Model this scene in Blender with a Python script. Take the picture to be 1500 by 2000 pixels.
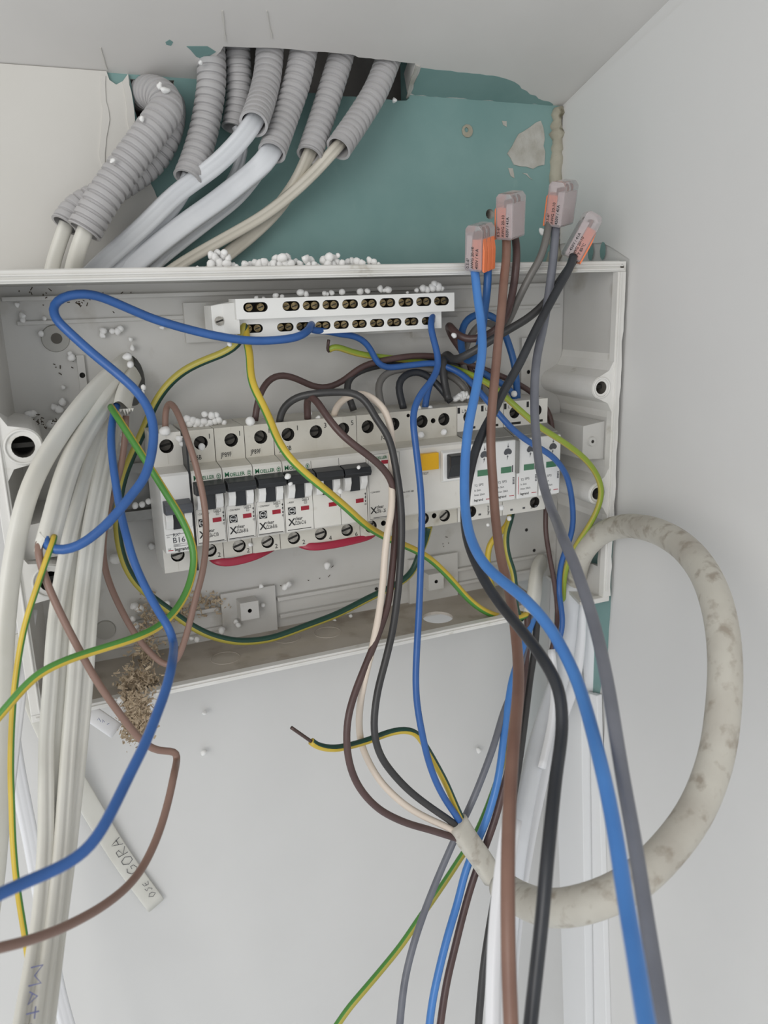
import bpy, math, random
from mathutils import Vector as V, Matrix
from mathutils.geometry import tessellate_polygon
random.seed(7)
for o in list(bpy.data.objects): bpy.data.objects.remove(o)
SC = bpy.context.scene
COL = SC.collection
S = 0.001                                    # everything below is written in millimetres
# ------------------------------------------------------------------ camera
CR = ((0.91398861, -0.12936686, 0.38456345), (-0.40487092, -0.22879654, 0.88528622), (-0.02653991, -0.96484007, -0.2614943))
CP = V((-62.09, -465.51, 112.90)); F = 1600.0
cam = bpy.data.cameras.new('camera'); co = bpy.data.objects.new('camera', cam); COL.objects.link(co)
cam.sensor_fit = 'HORIZONTAL'; cam.sensor_width = 36.0; cam.lens = 36.0 * F / 1500.0
cam.clip_start = 0.01; cam.clip_end = 50
cam.dof.use_dof = True; cam.dof.focus_distance = 0.49; cam.dof.aperture_fstop = 17.0
M3 = Matrix([[CR[i][0], -CR[i][1], -CR[i][2]] for i in range(3)])
co.matrix_world = Matrix.Translation(CP * S) @ M3.to_4x4()
SC.camera = co
# ------------------------------------------------------------------ light
w = bpy.data.worlds.new('World'); SC.world = w; w.use_nodes = True
bg = w.node_tree.nodes['Background']; bg.inputs[0].default_value = (0.90, 0.95, 1.0, 1); bg.inputs[1].default_value = 0.82
def area(name, loc, aim, size, power, col):
    l = bpy.data.lights.new(name, 'AREA'); l.shape = 'RECTANGLE'; l.size, l.size_y = size; l.energy = power; l.color = col
    o = bpy.data.objects.new(name, l); COL.objects.link(o); o.location = loc
    o.rotation_euler = (V(aim) - V(loc)).to_track_quat('-Z', 'Y').to_euler()
area('window_daylight', (-1.5, -1.7, 0.35), (0.1, 0.0, -0.05), (1.3, 1.6), 26.0, (1.0, 0.975, 0.94))
SC.view_settings.view_transform = 'Standard'; SC.view_settings.look = 'None'
SC.view_settings.gamma = 1.0; SC.view_settings.use_curve_mapping = False
SC.view_settings.exposure = -0.10
# ------------------------------------------------------------------ helpers
def ray(u, v):
    a, b = (u - 750) / F, (v - 1000) / F
    return V([CR[i][0] * a + CR[i][1] * b + CR[i][2] for i in range(3)])
def P(u, v, k):                              # a photo point at wall distance y = k (k < 100) or at distance k from the lens
    d = ray(u, v)
    return CP + d * (k if k >= 100 else (k - CP.y) / d.y)
def Pz(u, v, z): d = ray(u, v); return CP + d * ((z - CP.z) / d.z)
def Px(u, v, x): d = ray(u, v); return CP + d * ((x - CP.x) / d.x)
CS = 0.36; CZ = 235.0; WY = 62.0; WX = 313.0  # sloping ceiling: z = CZ + CS*(WY-y)
def Pc(u, v):
    d = ray(u, v); return CP + d * ((CZ + CS * (WY - CP.y) - CP.z) / (d.z + CS * d.y))
def lin(h):
    c = [int(h[i:i + 2], 16) / 255 for i in (0, 2, 4)]
    return tuple(x / 12.92 if x <= 0.04045 else ((x + 0.055) / 1.055) ** 2.4 for x in c) + (1,)
MATS = {}
def mat(name, col, rough=0.5, col2=None, scale=40, fac=0.5, bump=0.0, bscale=200, metal=0.0, detail=4, lo=0.4, hi=0.7, trans=0.0, coat=0.0, spec=0.5, dirt=None, dscale=15, dlo=0.62, dhi=0.75):
    m = bpy.data.materials.new(name); m.use_nodes = True; nt = m.node_tree; N = nt.nodes; L = nt.links
    b = N['Principled BSDF']; b.inputs['Base Color'].default_value = lin(col); b.inputs['Roughness'].default_value = rough
    b.inputs['Metallic'].default_value = metal; b.inputs['Specular IOR Level'].default_value = spec
    if trans: b.inputs['Transmission Weight'].default_value = trans; b.inputs['IOR'].default_value = 1.25
    tc = N.new('ShaderNodeTexCoord')
    out = None
    def noise(sc, lo, hi, c1, c2, prev=None):
        n = N.new('ShaderNodeTexNoise'); n.inputs['Scale'].default_value = sc; n.inputs['Detail'].default_value = detail
        L.new(tc.outputs['Object'], n.inputs['Vector'])
        r = N.new('ShaderNodeMapRange'); r.inputs[1].default_value = lo; r.inputs[2].default_value = hi; L.new(n.outputs['Fac'], r.inputs[0])
        x = N.new('ShaderNodeMix'); x.data_type = 'RGBA'; L.new(r.outputs[0], x.inputs[0])
        if prev: L.new(prev, x.inputs[6])
        else: x.inputs[6].default_value = lin(c1)
        x.inputs[7].default_value = lin(c2); return x.outputs[2]
    if col2: out = noise(scale, lo, hi, col, col2)
    if dirt: out = noise(dscale, dlo, dhi, col, dirt, out)
    if out: L.new(out, b.inputs['Base Color'])
    if bump:
        n = N.new('ShaderNodeTexNoise'); n.inputs['Scale'].default_value = bscale; n.inputs['Detail'].default_value = 5; L.new(tc.outputs['Object'], n.inputs['Vector'])
        k = N.new('ShaderNodeBump'); k.inputs['Strength'].default_value = bump; k.inputs['Distance'].default_value = 0.001
        L.new(n.outputs['Fac'], k.inputs['Height']); L.new(k.outputs[0], b.inputs['Normal'])
    MATS[name] = m; return m
mat('plaster', 'D6D3CD', 0.85, 'D1CEC7', 9, bump=0.25, bscale=25)
mat('plaster_cool_lit', 'D9D8D6', 0.8, 'D4D3D1', 6, bump=0.12, bscale=18)  # plaster again, with the cooler light put into its colour
mat('ceiling_paint', 'DDDAD6', 0.85, 'D6D3CF', 10, bump=0.2, bscale=20)
mat('teal_board', '80A09D', 0.8, '769895', 22, dirt='88A5A1', dscale=45, bump=0.1, bscale=120)
mat('gypsum', 'BFBDB6', 0.95, 'A9A59B', 90, bump=0.6, bscale=300)
mat('foam_seal', 'B0AB9B', 0.95, '9A9483', 60, dirt='6B6552', dscale=90, dlo=0.6, dhi=0.72, bump=0.7, bscale=120)
mat('cavity', 'ACA6A2', 0.95, '958F8A', 40)
mat('box_plastic', 'CBC9C5', 0.45, 'C4C2BD', 20, dirt='AFAAA1', dscale=35, dlo=0.6, dhi=0.78)
mat('box_floor', 'B8B0A6', 0.7, 'A89F93', 30, dirt='978C7E', dscale=55, dlo=0.55, dhi=0.75)
mat('rim_plastic', 'E4E2DE', 0.4, 'DAD8D2', 30, dirt='B5AFA2', dscale=60, dlo=0.66, dhi=0.76)
mat('disc_grey', 'A9A7A1', 0.5); mat('hole_dark', '2B2926', 0.8); mat('hole_mid', '5D5953', 0.8)
mat('breaker_body', 'DDDAD3', 0.42, 'D5D2CA', 50, dirt='BDB6A8', dscale=70, dlo=0.64, dhi=0.8)
mat('breaker_upper', 'CFCBC0', 0.5, 'C6C1B5', 60, dirt='ABA392', dscale=80, dlo=0.6, dhi=0.8)
mat('label_white', 'E9E8E5', 0.4); mat('cheek_white', 'E7E6E3', 0.35)
mat('toggle_black', '26282B', 0.35); mat('toggle_grey', '54575D', 0.4); mat('red_window', '9A1B2E', 0.3)
mat('green_window', '4F7F62', 0.3); mat('yellow_button', 'E5AE10', 0.35); mat('arrester_grey', '8E8D89', 0.5, '7E7C77', 50)
mat('print_black', '1E1E1F', 0.6); mat('print_green', '1E6B45', 0.6); mat('print_red', 'B01E2C', 0.6); mat('print_grey', '55565A', 0.6); mat('ink_blue', '6A6F9A', 0.8); mat('ink_black', '33333C', 0.8)
mat('screw_steel', 'BDB8AF', 0.35, '8E8A82', 300, metal=0.6); mat('screw_brass', '9C8A66', 0.4, '5E5038', 400, metal=0.8)
mat('steel_rail', '9B9A97', 0.45, '86847F', 60, metal=0.7)
mat('bar_white', 'EFEEEA', 0.4); mat('copper', '8A5A46', 0.4, '5B4237', 300, metal=0.8); mat('copper_dark', '5A4A46', 0.5, metal=0.5)
mat('red_pvc', 'A2263F', 0.35)
mat('blue_pvc', '3562A4', 0.36, '305A98', 60); mat('blue_light', '4A82C6', 0.34, '4379BE', 40); mat('blue_dark', '2C5C96', 0.4)
mat('brown_pvc', '846456', 0.42, '7A5A4D', 60); mat('brown_dark', '57423F', 0.42, '4B3836', 60); mat('brown_tan', '8A6E62', 0.42)
mat('black_pvc', '2B2D31', 0.4, '34363A', 60); mat('charcoal_pvc', '3D3C3C', 0.42, '333232', 60); mat('grey_pvc', '70727A', 0.4, '666870', 60); mat('grey_warm', '6E6B67', 0.42)
mat('cream_pvc', 'DDCFC0', 0.4); mat('yellow_pvc', 'D0B440', 0.38, 'C6A93A', 60); mat('green_pvc', '4E8A3C', 0.4); mat('green_dark', '22463A', 0.42); mat('yellow_dull', 'B4A84B', 0.4); mat('green_lime', '8FA33A', 0.4)
mat('cable_white', 'DEDCD4', 0.5, 'D5D2C8', 30); mat('cable_cool', 'D3D5D8', 0.45, 'CBCDD1', 30); mat('cable_cream', 'CFC9BC', 0.55, 'C4BDAF', 30); mat('cable_bright', 'E6E6E8', 0.45)
mat('cable_dirty', 'C6C2B7', 0.6, 'B5AFA4', 30, dirt='A0978A', dscale=130, dlo=0.54, dhi=0.7, bump=0.3, bscale=150)
mat('conduit_grey', 'B6B4B4', 0.5, 'AEACAC', 30)
mat('foam_white', 'FBFAF8', 0.85, bump=0.4, bscale=600); mat('foam_shade', 'E7E3DC', 0.85)
mat('sawdust', 'C6B49B', 0.95, 'A28E77', 300); mat('wood_chip', 'CDBBA0', 0.9, 'B5A185', 200); mat('soot', '4A4034', 0.95)
mat('core_pale', 'CFC6C5', 0.4); mat('clear_plastic', 'EDE4E4', 0.12, trans=0.72, spec=0.6); mat('orange_plastic', 'EE8354', 0.35); mat('trunk_white', 'E6E6E6', 0.4)
def frame(t, n0):
    t = t.normalized(); n = n0 - t * n0.dot(t)
    if n.length < 1e-6: n = t.orthogonal()
    n.normalize(); return t, n, t.cross(n)
class G:
    def __init__(s): s.v = []; s.f = []; s.m = []
    def add(s, vs, fs, mi=0):
        b = len(s.v); s.v += [V(x) for x in vs]
        for k, f in enumerate(fs): s.f.append([b + i for i in f]); s.m.append(mi[k] if isinstance(mi, list) else mi)
        return s
    def box(s, x0, x1, y0, y1, z0, z1, mi=0):
        return s.prism([(x0, y0, z0), (x1, y0, z0), (x1, y0, z1), (x0, y0, z1)], (0, y1 - y0, 0), mi)
    def prism(s, o, d, mi=0):
        n = len(o); d = V(d); o = [V(p) for p in o]
        t = tessellate_polygon([o]) if n > 4 else [tuple(range(n))]
        fs = [tuple(x) for x in t] + [tuple(i + n for i in reversed(x)) for x in t] + [(i, i + n, (i + 1) % n + n, (i + 1) % n) for i in range(n)]
        return s.add(o + [p + d for p in o], fs, mi)
    def obox(s, c, a, b, d, mi=0):               # centre and three half-axes
        c, a, b, d = V(c), V(a), V(b), V(d)
        return s.prism([c - a - b - d, c + a - b - d, c + a + b - d, c - a + b - d], d * 2, mi)
    def plate(s, outer, holes, o, ex, ey, n, depth, mi=0, hmi=None, hdepth=None, bmi=None, through=True):
        o, ex, ey, n = V(o), V(ex), V(ey), V(n)
        loops = [outer] + holes; allp = [p for l in loops for p in l]
        tr = tessellate_polygon([[V((p[0], p[1], 0)) for p in l] for l in loops])
        f3 = [o + ex * p[0] + ey * p[1] for p in allp]; N_ = len(allp)
        s.add(f3, [tuple(t) for t in tr], mi)
        if depth:
            s.add([p - n * depth for p in f3], [tuple(t) for t in tr] if through else [tuple(range(len(outer)))], mi)
            k = len(outer); q = [o + ex * p[0] + ey * p[1] for p in outer]
            s.add(q + [p - n * depth for p in q], [(i, (i + 1) % k, (i + 1) % k + k, i + k) for i in range(k)], mi)
        hd = hdepth or depth
        for h in holes:
            k = len(h); q = [o + ex * p[0] + ey * p[1] for p in h]
            s.add(q + [p - n * hd for p in q], [(i, (i + 1) % k, (i + 1) % k + k, i + k) for i in range(k)], mi if hmi is None else hmi)
            if bmi is not None: s.add([p - n * hd for p in q], [tuple(range(k))], bmi)
        return s
    def tube(s, pts, r, n=12, mi=0, caps=True, n0=V((0.2, -1, 0.1)), prof=None, wide=None, twist=0.0, mfun=None, a0=0.0):
        m = len(pts); rings = []; nn = V(n0); base = len(s.v)
        for i in range(m):
            t = (pts[min(i + 1, m - 1)] - pts[max(i - 1, 0)])
            if t.length < 1e-9: t = V((0, 0, 1))
            if wide is not None: nn = V(wide)
            t, nn, bb = frame(t, nn)
            ri = r[i] if isinstance(r, (list, tuple)) else r
            for k in range(n if prof is None else len(prof)):
                if prof is None:
                    a = 2 * math.pi * k / n + a0 + twist * i; s.v.append(pts[i] + (nn * math.cos(a) + bb * math.sin(a)) * ri)
                else: s.v.append(pts[i] + (bb * prof[k][0] + nn * prof[k][1]) * ri)
        n = n if prof is None else len(prof)
        for i in range(m - 1):
            for k in range(n):
                s.f.append([base + i * n + k, base + i * n + (k + 1) % n, base + (i + 1) * n + (k + 1) % n, base + (i + 1) * n + k])
                s.m.append(mfun(i, k) if mfun else mi)
        if caps:
            s.f.append([base + k for k in reversed(range(n))]); s.m.append(mi)
            s.f.append([base + (m - 1) * n + k for k in range(n)]); s.m.append(mi)
        return s
    def cyl(s, p0, p1, r0, r1=None, n=16, mi=0, caps=True):
        p0, p1 = V(p0), V(p1); return s.tube([p0, p1], [r0, r0 if r1 is None else r1], n, mi, caps, n0=(p1 - p0).orthogonal())
ORG = {}
def build(name, g, mats, parent=None, smooth=False, bevel=0.0, org=None, sharp=None):
    if parent is not None: o0 = ORG[parent]
    elif org is not None: o0 = V(org)
    else:
        zs = min(p.z for p in g.v); n = len(g.v); o0 = V((sum(p.x for p in g.v) / n, sum(p.y for p in g.v) / n, zs))
    me = bpy.data.meshes.new(name); me.from_pydata([tuple((p - o0) * S) for p in g.v], [], g.f)
    for m in (mats if isinstance(mats, list) else [mats]): me.materials.append(MATS[m])
    me.polygons.foreach_set('material_index', g.m)
    if smooth: me.polygons.foreach_set('use_smooth', [True] * len(me.polygons))
    me.update()
    import bmesh
    bm = bmesh.new(); bm.from_mesh(me); bmesh.ops.recalc_face_normals(bm, faces=bm.faces); bm.to_mesh(me); bm.free()
    if sharp: me.set_sharp_from_angle(angle=math.radians(sharp))
    o = bpy.data.objects.new(name, me); COL.objects.link(o)
    if parent is not None: o.parent = parent
    else: o.location = o0 * S
    ORG[o] = o0
    if bevel:
        b = o.modifiers.new('bevel', 'BEVEL'); b.width = bevel * S; b.segments = 2; b.limit_method = 'ANGLE'; b.angle_limit = math.radians(40)
    return o
def thing(name, label, cat, org, group=None):
    o = bpy.data.objects.new(name, None); COL.objects.link(o); o.location = V(org) * S; o.empty_display_size = 0.01
    ORG[o] = V(org); return tag(o, label, cat, group)
def tag(o, label, cat, group=None, kind=None):
    o['label'] = label; o['category'] = cat
    if group: o['group'] = group
    if kind: o['kind'] = kind
    return o
def struct(o): o['kind'] = 'structure'; return o
FC = {}
def text(body, size, pos, ex, ey, m, parent, name='lettering', align='LEFT', wide=1.0, bold=0.0):
    c = bpy.data.curves.new('t', 'FONT'); c.body = body; c.size = size; c.align_x = align; c.resolution_u = 2; c.offset = bold
    to = bpy.data.objects.new('t', c); COL.objects.link(to); bpy.context.view_layer.update()
    me0 = bpy.data.meshes.new_from_object(to.evaluated_get(bpy.context.evaluated_depsgraph_get()))
    bpy.data.objects.remove(to); bpy.data.curves.remove(c)
    g = G(); ex, ey, pos = V(ex), V(ey), V(pos)
    g.add([pos + ex * (v.co.x * wide) + ey * v.co.y for v in me0.vertices], [tuple(p.vertices) for p in me0.polygons])
    bpy.data.meshes.remove(me0)
    return build(name, g, m, parent)
def strokes(lines, pos, ex, ey, sc, r, m, parent, name='handwriting'):
    g = G(); pos, ex, ey = V(pos), V(ex), V(ey)
    for l in lines: g.tube([pos + ex * (x * sc) + ey * (y * sc) for x, y in l], r, 5, 0)
    return build(name, g, m, parent)
def catmull(pts, step=5.0, smooth=2):
    out = []; n = len(pts)
    for i in range(n - 1):
        p0, p1, p2, p3 = pts[max(i - 1, 0)], pts[i], pts[i + 1], pts[min(i + 2, n - 1)]
        if i == 0: p0 = p1 * 2 - p2
        if i == n - 2: p3 = p2 * 2 - p1
        k = max(2, int((p2 - p1).length / step) + 1)
        for j in range(k):
            t = j / k; t2 = t * t; t3 = t2 * t
            out.append(0.5 * ((2 * p1) + (p2 - p0) * t + (2 * p0 - 5 * p1 + 4 * p2 - p3) * t2 + (3 * p1 - p0 - 3 * p2 + p3) * t3))
    out.append(pts[-1].copy())
    for _ in range(smooth):
        out = [out[0]] + [(out[i - 1] + out[i] * 2 + out[i + 1]) * 0.25 for i in range(1, len(out) - 1)] + [out[-1]]
    return out
def path(spec, step=5.0, smooth=2):               # spec: (u, v[, depth]); missing depths are interpolated along the run
    L = [0.0]
    for a, b in zip(spec, spec[1:]): L.append(L[-1] + math.hypot(b[0] - a[0], b[1] - a[1]))
    Z = [None] * len(spec)
    for i, s_ in enumerate(spec):
        if len(s_) > 2: Z[i] = s_[2] if s_[2] >= 100 else (P(*s_) - CP).length / ray(s_[0], s_[1]).length
    ks = [i for i, z in enumerate(Z) if z is not None]
    for i in range(len(spec)):
        if Z[i] is None:
            a = max([k for k in ks if k < i], default=None); b = min([k for k in ks if k > i], default=None)
            if a is None: Z[i] = Z[b]
            elif b is None: Z[i] = Z[a]
            else: t = (L[i] - L[a]) / (L[b] - L[a]); t = t * t * (3 - 2 * t) * 0.5 + t * 0.5; Z[i] = Z[a] * (1 - t) + Z[b] * t
    return catmull([P(s_[0], s_[1], z) for s_, z in zip(spec, Z)], step, smooth)
def jag(pts, step, amp, close=False):
    out = []
    q = pts + ([pts[0]] if close else [])
    for a, b in zip(q, q[1:]):
        a, b = V(a), V(b); k = max(1, int((b - a).length / step))
        for j in range(k):
            p = a.lerp(b, j / k)
            if j: p += V((random.uniform(-amp, amp), random.uniform(-amp, amp)))
            out.append((p.x, p.y))
    if not close: out.append(tuple(q[-1]))
    return out
def circ(cx, cy, r, n=18, ry=None): return [(cx + r * math.cos(2 * math.pi * i / n), cy + (ry or r) * math.sin(2 * math.pi * i / n)) for i in range(n)]
def stad(cx, cy, w, h, n=8):
    r = h / 2; a = w / 2 - r
    return [(cx + a + r * math.cos(t), cy + r * math.sin(t)) for t in [math.pi * (-0.5 + i / n) for i in range(n + 1)]] + [(cx - a + r * math.cos(t), cy + r * math.sin(t)) for t in [math.pi * (0.5 + i / n) for i in range(n + 1)]]
XA, YA, ZA = V((1, 0, 0)), V((0, 1, 0)), V((0, 0, 1)); FR = V((0, -1, 0))
# ================================================================== the setting
def xz(u, v, y=WY): p = P(u, v, y); return (p.x, p.z)
# back wall: green plasterboard with a broken opening under the ceiling and a drilled hole
h1 = jag([xz(254, 154), xz(340, 157), xz(340, 232), xz(300, 236), xz(268, 232)], 5, 0.6, True)
hb = xz(957, 418)
g = G(); g.plate([(-900, -1100), (WX + 40, -1100), (WX + 40, 420), (193, 420), (193, 233)] + jag([(191, 231.5), (60, 232.5)], 6, 0.5) + [(56, 420), (-900, 420)], [h1, circ(hb[0], hb[1], 3.4, 14)], (0, WY, 0), XA, ZA, FR, 12.5, 0, hmi=1)
wall = struct(build('wall_back', g, ['teal_board', 'gypsum'], org=(0, WY, 0)))
g = G(); g.box(-60, 330, WY + 46, WY + 50, 150, 420); g.box(-60, -56, WY + 12.6, WY + 46, 150, 420); g.box(326, 330, WY + 12.6, WY + 46, 150, 420); g.box(-60, 330, WY + 12.6, WY + 46, 150, 154)
build('cavity_sky_blocker', g, 'cavity', wall)  # added panels behind the openings, keeping the sky out of the void
# finished plaster coat on the left and below the box
def slab(pts, th, y0=WY): 
    g = G(); g.plate(pts, [], (0, y0 - th, 0), XA, ZA, FR, th - 0.05); return g
edge = [xz(207, 141), xz(213, 158), xz(226, 167), xz(239, 160), xz(249, 146), xz(252, 186), xz(262, 232), xz(282, 330), xz(300, 372), xz(316, 404), xz(292, 432), xz(276, 470), xz(262, 545), (14, 60)]
e2 = jag(edge, 3.5, 0.7)
pts = [(-900, 60)] + list(reversed(e2)) + [(-900, CZ - 0.2)]
build('plaster_coat', slab(pts, 2.2), 'plaster', wall)
build('plaster_coat', slab([(-900, -1100), (WX - 0.3, -1100), (WX - 0.3, -100), (14, -60), (14, 59.9), (-900, 59.9)], 2.2), 'plaster_cool_lit', wall)  # same coat as above; cooler light low on the wall is painted in
# second, older skim layer: thin raised strips beside the opening
g = slab(jag([xz(196, 150), xz(205, 150), xz(206, 200), xz(213, 235), xz(204, 300), xz(201, 330), xz(192, 300), xz(199, 230)], 4, 0.6, True), 0.7, WY - 2.2); build('plaster_ridge', g, 'plaster', wall)
g = slab(jag([xz(238, 162), xz(249, 150), xz(262, 232), xz(264, 280), xz(250, 250)], 4, 0.5, True), 0.9, WY - 2.2); build('plaster_ridge', g, 'plaster', wall)
g = slab(jag([xz(1000, 285), xz(1012, 262), xz(1035, 248), xz(1055, 236), xz(1062, 262), xz(1062, 322), xz(1040, 330), xz(1003, 322), xz(990, 300)], 4, 0.9, True), 0.8); build('plaster_smear', g, 'gypsum', wall)
for a, b in (((992, 328), (1001, 348)), ((1020, 338), (1038, 352)), ((980, 236), (986, 248))):
    g = slab(jag([xz(a[0], a[1]), xz(a[0] + 9, a[1] + 1), xz(b[0] + 3, b[1]), xz(b[0] - 4, b[1] - 4)], 3, 0.6, True), 0.5); build('plaster_smear', g, 'gypsum', wall)
g = G(); c = P(912, 256, WY); g.plate(jag(circ(c.x, c.z, 4.2, 10), 1.5, 0.6, True), [circ(c.x - 0.8, c.z + 0.6, 1.6, 10)], (0, WY - 0.9, 0), XA, ZA, FR, 0.8); build('wall_plug_patch', g, 'foam_seal', wall)
# filler bead where back and right walls meet
g = G(); random.seed(3)
pp = [V((WX - 4.5 + random.uniform(-1.2, 1.2), WY - 0.5 + random.uniform(-1, 1), z)) for z in range(120, 236, 3)]
g.tube(pp, [random.uniform(3.0, 6.2) for _ in pp], 10); build('foam_filler', g, 'foam_seal', wall, smooth=True)
# right wall
g = G(); g.box(WX, WX + 12.5, -1500, WY, -1100, 700); wr = struct(build('wall_right', g, 'plaster_cool_lit', org=(WX, 0, 0)))
def xw(u, v): p = Px(u, v, WX); return (p.y, p.z)
g = G(); o = [(-1500, -1100), (-14, -1100), (-16, -300)] + jag([(-19, -115), (-19, 128), (-6, 134), (10, 140), (58, 142)], 8, 0.5) + [(59, 233), (-1500, 700)]
g.plate(o, [], (WX - 1.5, 0, 0), YA, ZA, V((-1, 0, 0)), 1.45); build('plaster_coat', g, 'plaster_cool_lit', wr)
g = G(); o = jag([(-15, -62), (52, -60), (52, -300), (-2, -290), (-8, -190), (-15, -150)], 8, 0.6, True)
g.plate(o, [], (WX - 0.6, 0, 0), YA, ZA, V((-1, 0, 0)), 0.5); build('bare_board_strip', g, 'teal_board', wr)
for u, v in ((1157, 492), (1181, 490)):
    y, z = xw(u, v); g = G(); g.plate(jag(circ(y, z, 3.0, 9, 6), 2, 0.5, True), [], (WX - 1.7, 0, 0), YA, ZA, V((-1, 0, 0)), 0.1); build('paint_fleck', g, 'teal_board', wr)
# sloping ceiling, notched out where the conduits come down
CX = V((1, 0, 0)); CYv = V((0, -1, CS)).normalized(); CN = CX.cross(CYv).normalized()
if CN.z > 0: CN = -CN
O = V((0, WY, CZ))
def cc(u, v): p = Pc(u, v) - O; return (p.x, p.dot(CYv))
nl = [(62, 0.0)] + [cc(397, 141), cc(388, 132), cc(400, 124), cc(418, 117), cc(436, 91)]
nf = [cc(470, 92), cc(520, 93), cc(570, 96), cc(620, 101), cc(690, 107), cc(700, 112), cc(760, 118), cc(811, 124)]
nr = [cc(803, 152), cc(795, 180), (193, 0.0)]
nl = [(56, 0.0)] + [(x, max(y, 0.5)) for x, y in nl[1:]]
outl = [(-900, 0)] + [nl[0]] + jag(nl[1:] + nf + nr[:-1], 4, 0.35) + [nr[-1], (WX - 0.1, 0), (WX - 0.1, 1560), (-900, 1560)]
g = G(); g.plate(outl, [], O, CX, CYv, CN, 12.5); cg = struct(build('ceiling', g, ['ceiling_paint'], org=O))
g = G(); g.box(-60, 330, -60, -56, 296, 420, 0)
pz = lambda y: CZ + CS * (WY - y) + 16
g.prism([(-60, WY + 110, 400), (330, WY + 110, 400), (330, -60, 400), (-60, -60, 400)], (0, 0, 4)); build('cavity_sky_blocker', g, 'cavity', cg)  # added sheets over the ceiling hole that block the sky
# flaked spots on the ceiling where the green board shows
def cslab(pts, th, m, nm):
    g = G(); g.plate(pts, [], O + CN * (th + 0.05), CX, CYv, CN, th); return build(nm, g, m, cg)
cslab(jag([cc(364, 90), cc(405, 90), cc(422, 101), cc(396, 116), cc(383, 110), cc(372, 97)], 4, 0.6, True), 0.15, 'teal_board', 'paint_fleck')
cslab(jag([cc(323, 82), cc(331, 77), cc(338, 82), cc(334, 89), cc(325, 87)], 3, 0.4, True), 0.15, 'teal_board', 'paint_fleck')
cslab(jag([cc(822, 132), cc(880, 138), cc(975, 150), cc(1005, 160), cc(1035, 184), cc(1080, 203), (WX - 8, 0.3), (197, 0.3), cc(803, 182)], 5, 0.8, True), 0.15, 'teal_board', 'bare_board_strip')
cslab(jag([cc(812, 126), cc(820, 128), cc(806, 165), cc(799, 190), cc(793, 190), cc(800, 160)], 4, 0.3, True), 0.8, 'gypsum', 'plaster_ridge')
for a, b in (((195, 92), (208, 135)), ((433, 20), (440, 80)), ((520, 20), (530, 75))):
    p, q = cc(*a), cc(*b); cslab(jag([p, (p[0] + 0.5, p[1]), (q[0] + 0.6, q[1]), q], 4, 0.3, True), 0.5, 'plaster', 'plaster_ridge')
# ================================================================== distribution box
BX0, BX1, BZ0, BZ1, RY, BY = -80.0, 308.0, -109.0, 126.0, -18.0, 40.0
box = thing('distribution_box', 'open light grey plastic distribution box shell on the wall, holding the breakers', 'distribution box', (114, BY, BZ0))
hole_c = P(247, 724, BY); oval = Pz(855, 1207, -107.5)
hr = P(1160, 1085, BY)
g = G()
back_holes = [circ(hole_c.x + 2, hole_c.z - 6, 8, 20, 15)]
g.plate([(BX0 + 6, BZ0 + 2), (BX1 - 5, BZ0 + 2), (BX1 - 5, BZ1 - 5), (BX0 + 6, BZ1 - 5)], back_holes, (0, BY, 0), XA, ZA, FR, 3.0)
build('back_panel', g, 'box_plastic', box)
g = G(); g.prism([(BX0, RY, BZ1), (BX0, RY, BZ1 - 4.5), (BX0, BY + 3, BZ1 - 6), (BX0, BY + 3, BZ1 - 2.5)], (BX1 - BX0, 0, 0)); build('top_wall', g, 'box_plastic', box)
g = G(); g.plate([(BX0 + 2, RY + 0.5), (222, RY + 0.5), (230, RY + 5), (236, RY + 14), (246, RY + 16), (250, RY + 24), (262, RY + 30), (266, BY + 2), (BX0 + 2, BY + 2)], [circ(oval.x, oval.y, 10.5, 28)], (0, 0, -107.0), XA, YA, ZA, 2.0); build('bottom_wall', g, 'box_floor', box)
g = G(); g.plate([(284, RY + 1.0), (BX1 - 3, RY + 1.0), (BX1 - 3, BY + 2), (296, BY + 2), (290, RY + 20)], [], (0, 0, -107.0), XA, YA, ZA, 2.4); build('bottom_wall', g, 'box_plastic', box)
# faint knock-out rings on the floor
for u, v in ((560, 1245), (440, 1285), (640, 1235)):
    c = Pz(u, v, -106.9); g = G(); g.tube([V((c.x + 9 * math.cos(a), c.y + 9 * math.sin(a), -106.9)) for a in [i * math.pi / 14 for i in range(29)]], 0.3, 5, caps=False); build('knockout_ring', g, 'box_floor', box)
hs = [(Px(u, v, BX1 - 4).y, Px(u, v, BX1 - 4).z) for u, v in ((1118, 1070), (1136, 1040), (1158, 1036), (1171, 1056), (1168, 1106), (1143, 1096), (1122, 1112))]
g = G(); g.plate([(RY, BZ0 + 2), (BY + 3, BZ0 + 2), (BY + 3, BZ1 - 2), (RY, BZ1 - 2)], [jag(hs, 4, 0.5, True)], (BX1 - 4.5, 0, 0), YA, ZA, V((-1, 0, 0)), 3.0); build('side_wall', g, 'box_plastic', box)
g = G(); g.prism([(BX0, RY, BZ0 + 2), (BX0 + 4, RY, BZ0 + 2), (BX0 + 13, BY + 3, BZ0 + 2), (BX0 + 8, BY + 3, BZ0 + 2)], (0, 0, BZ1 - BZ0 - 4)); build('side_wall', g, 'box_plastic', box)
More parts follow.
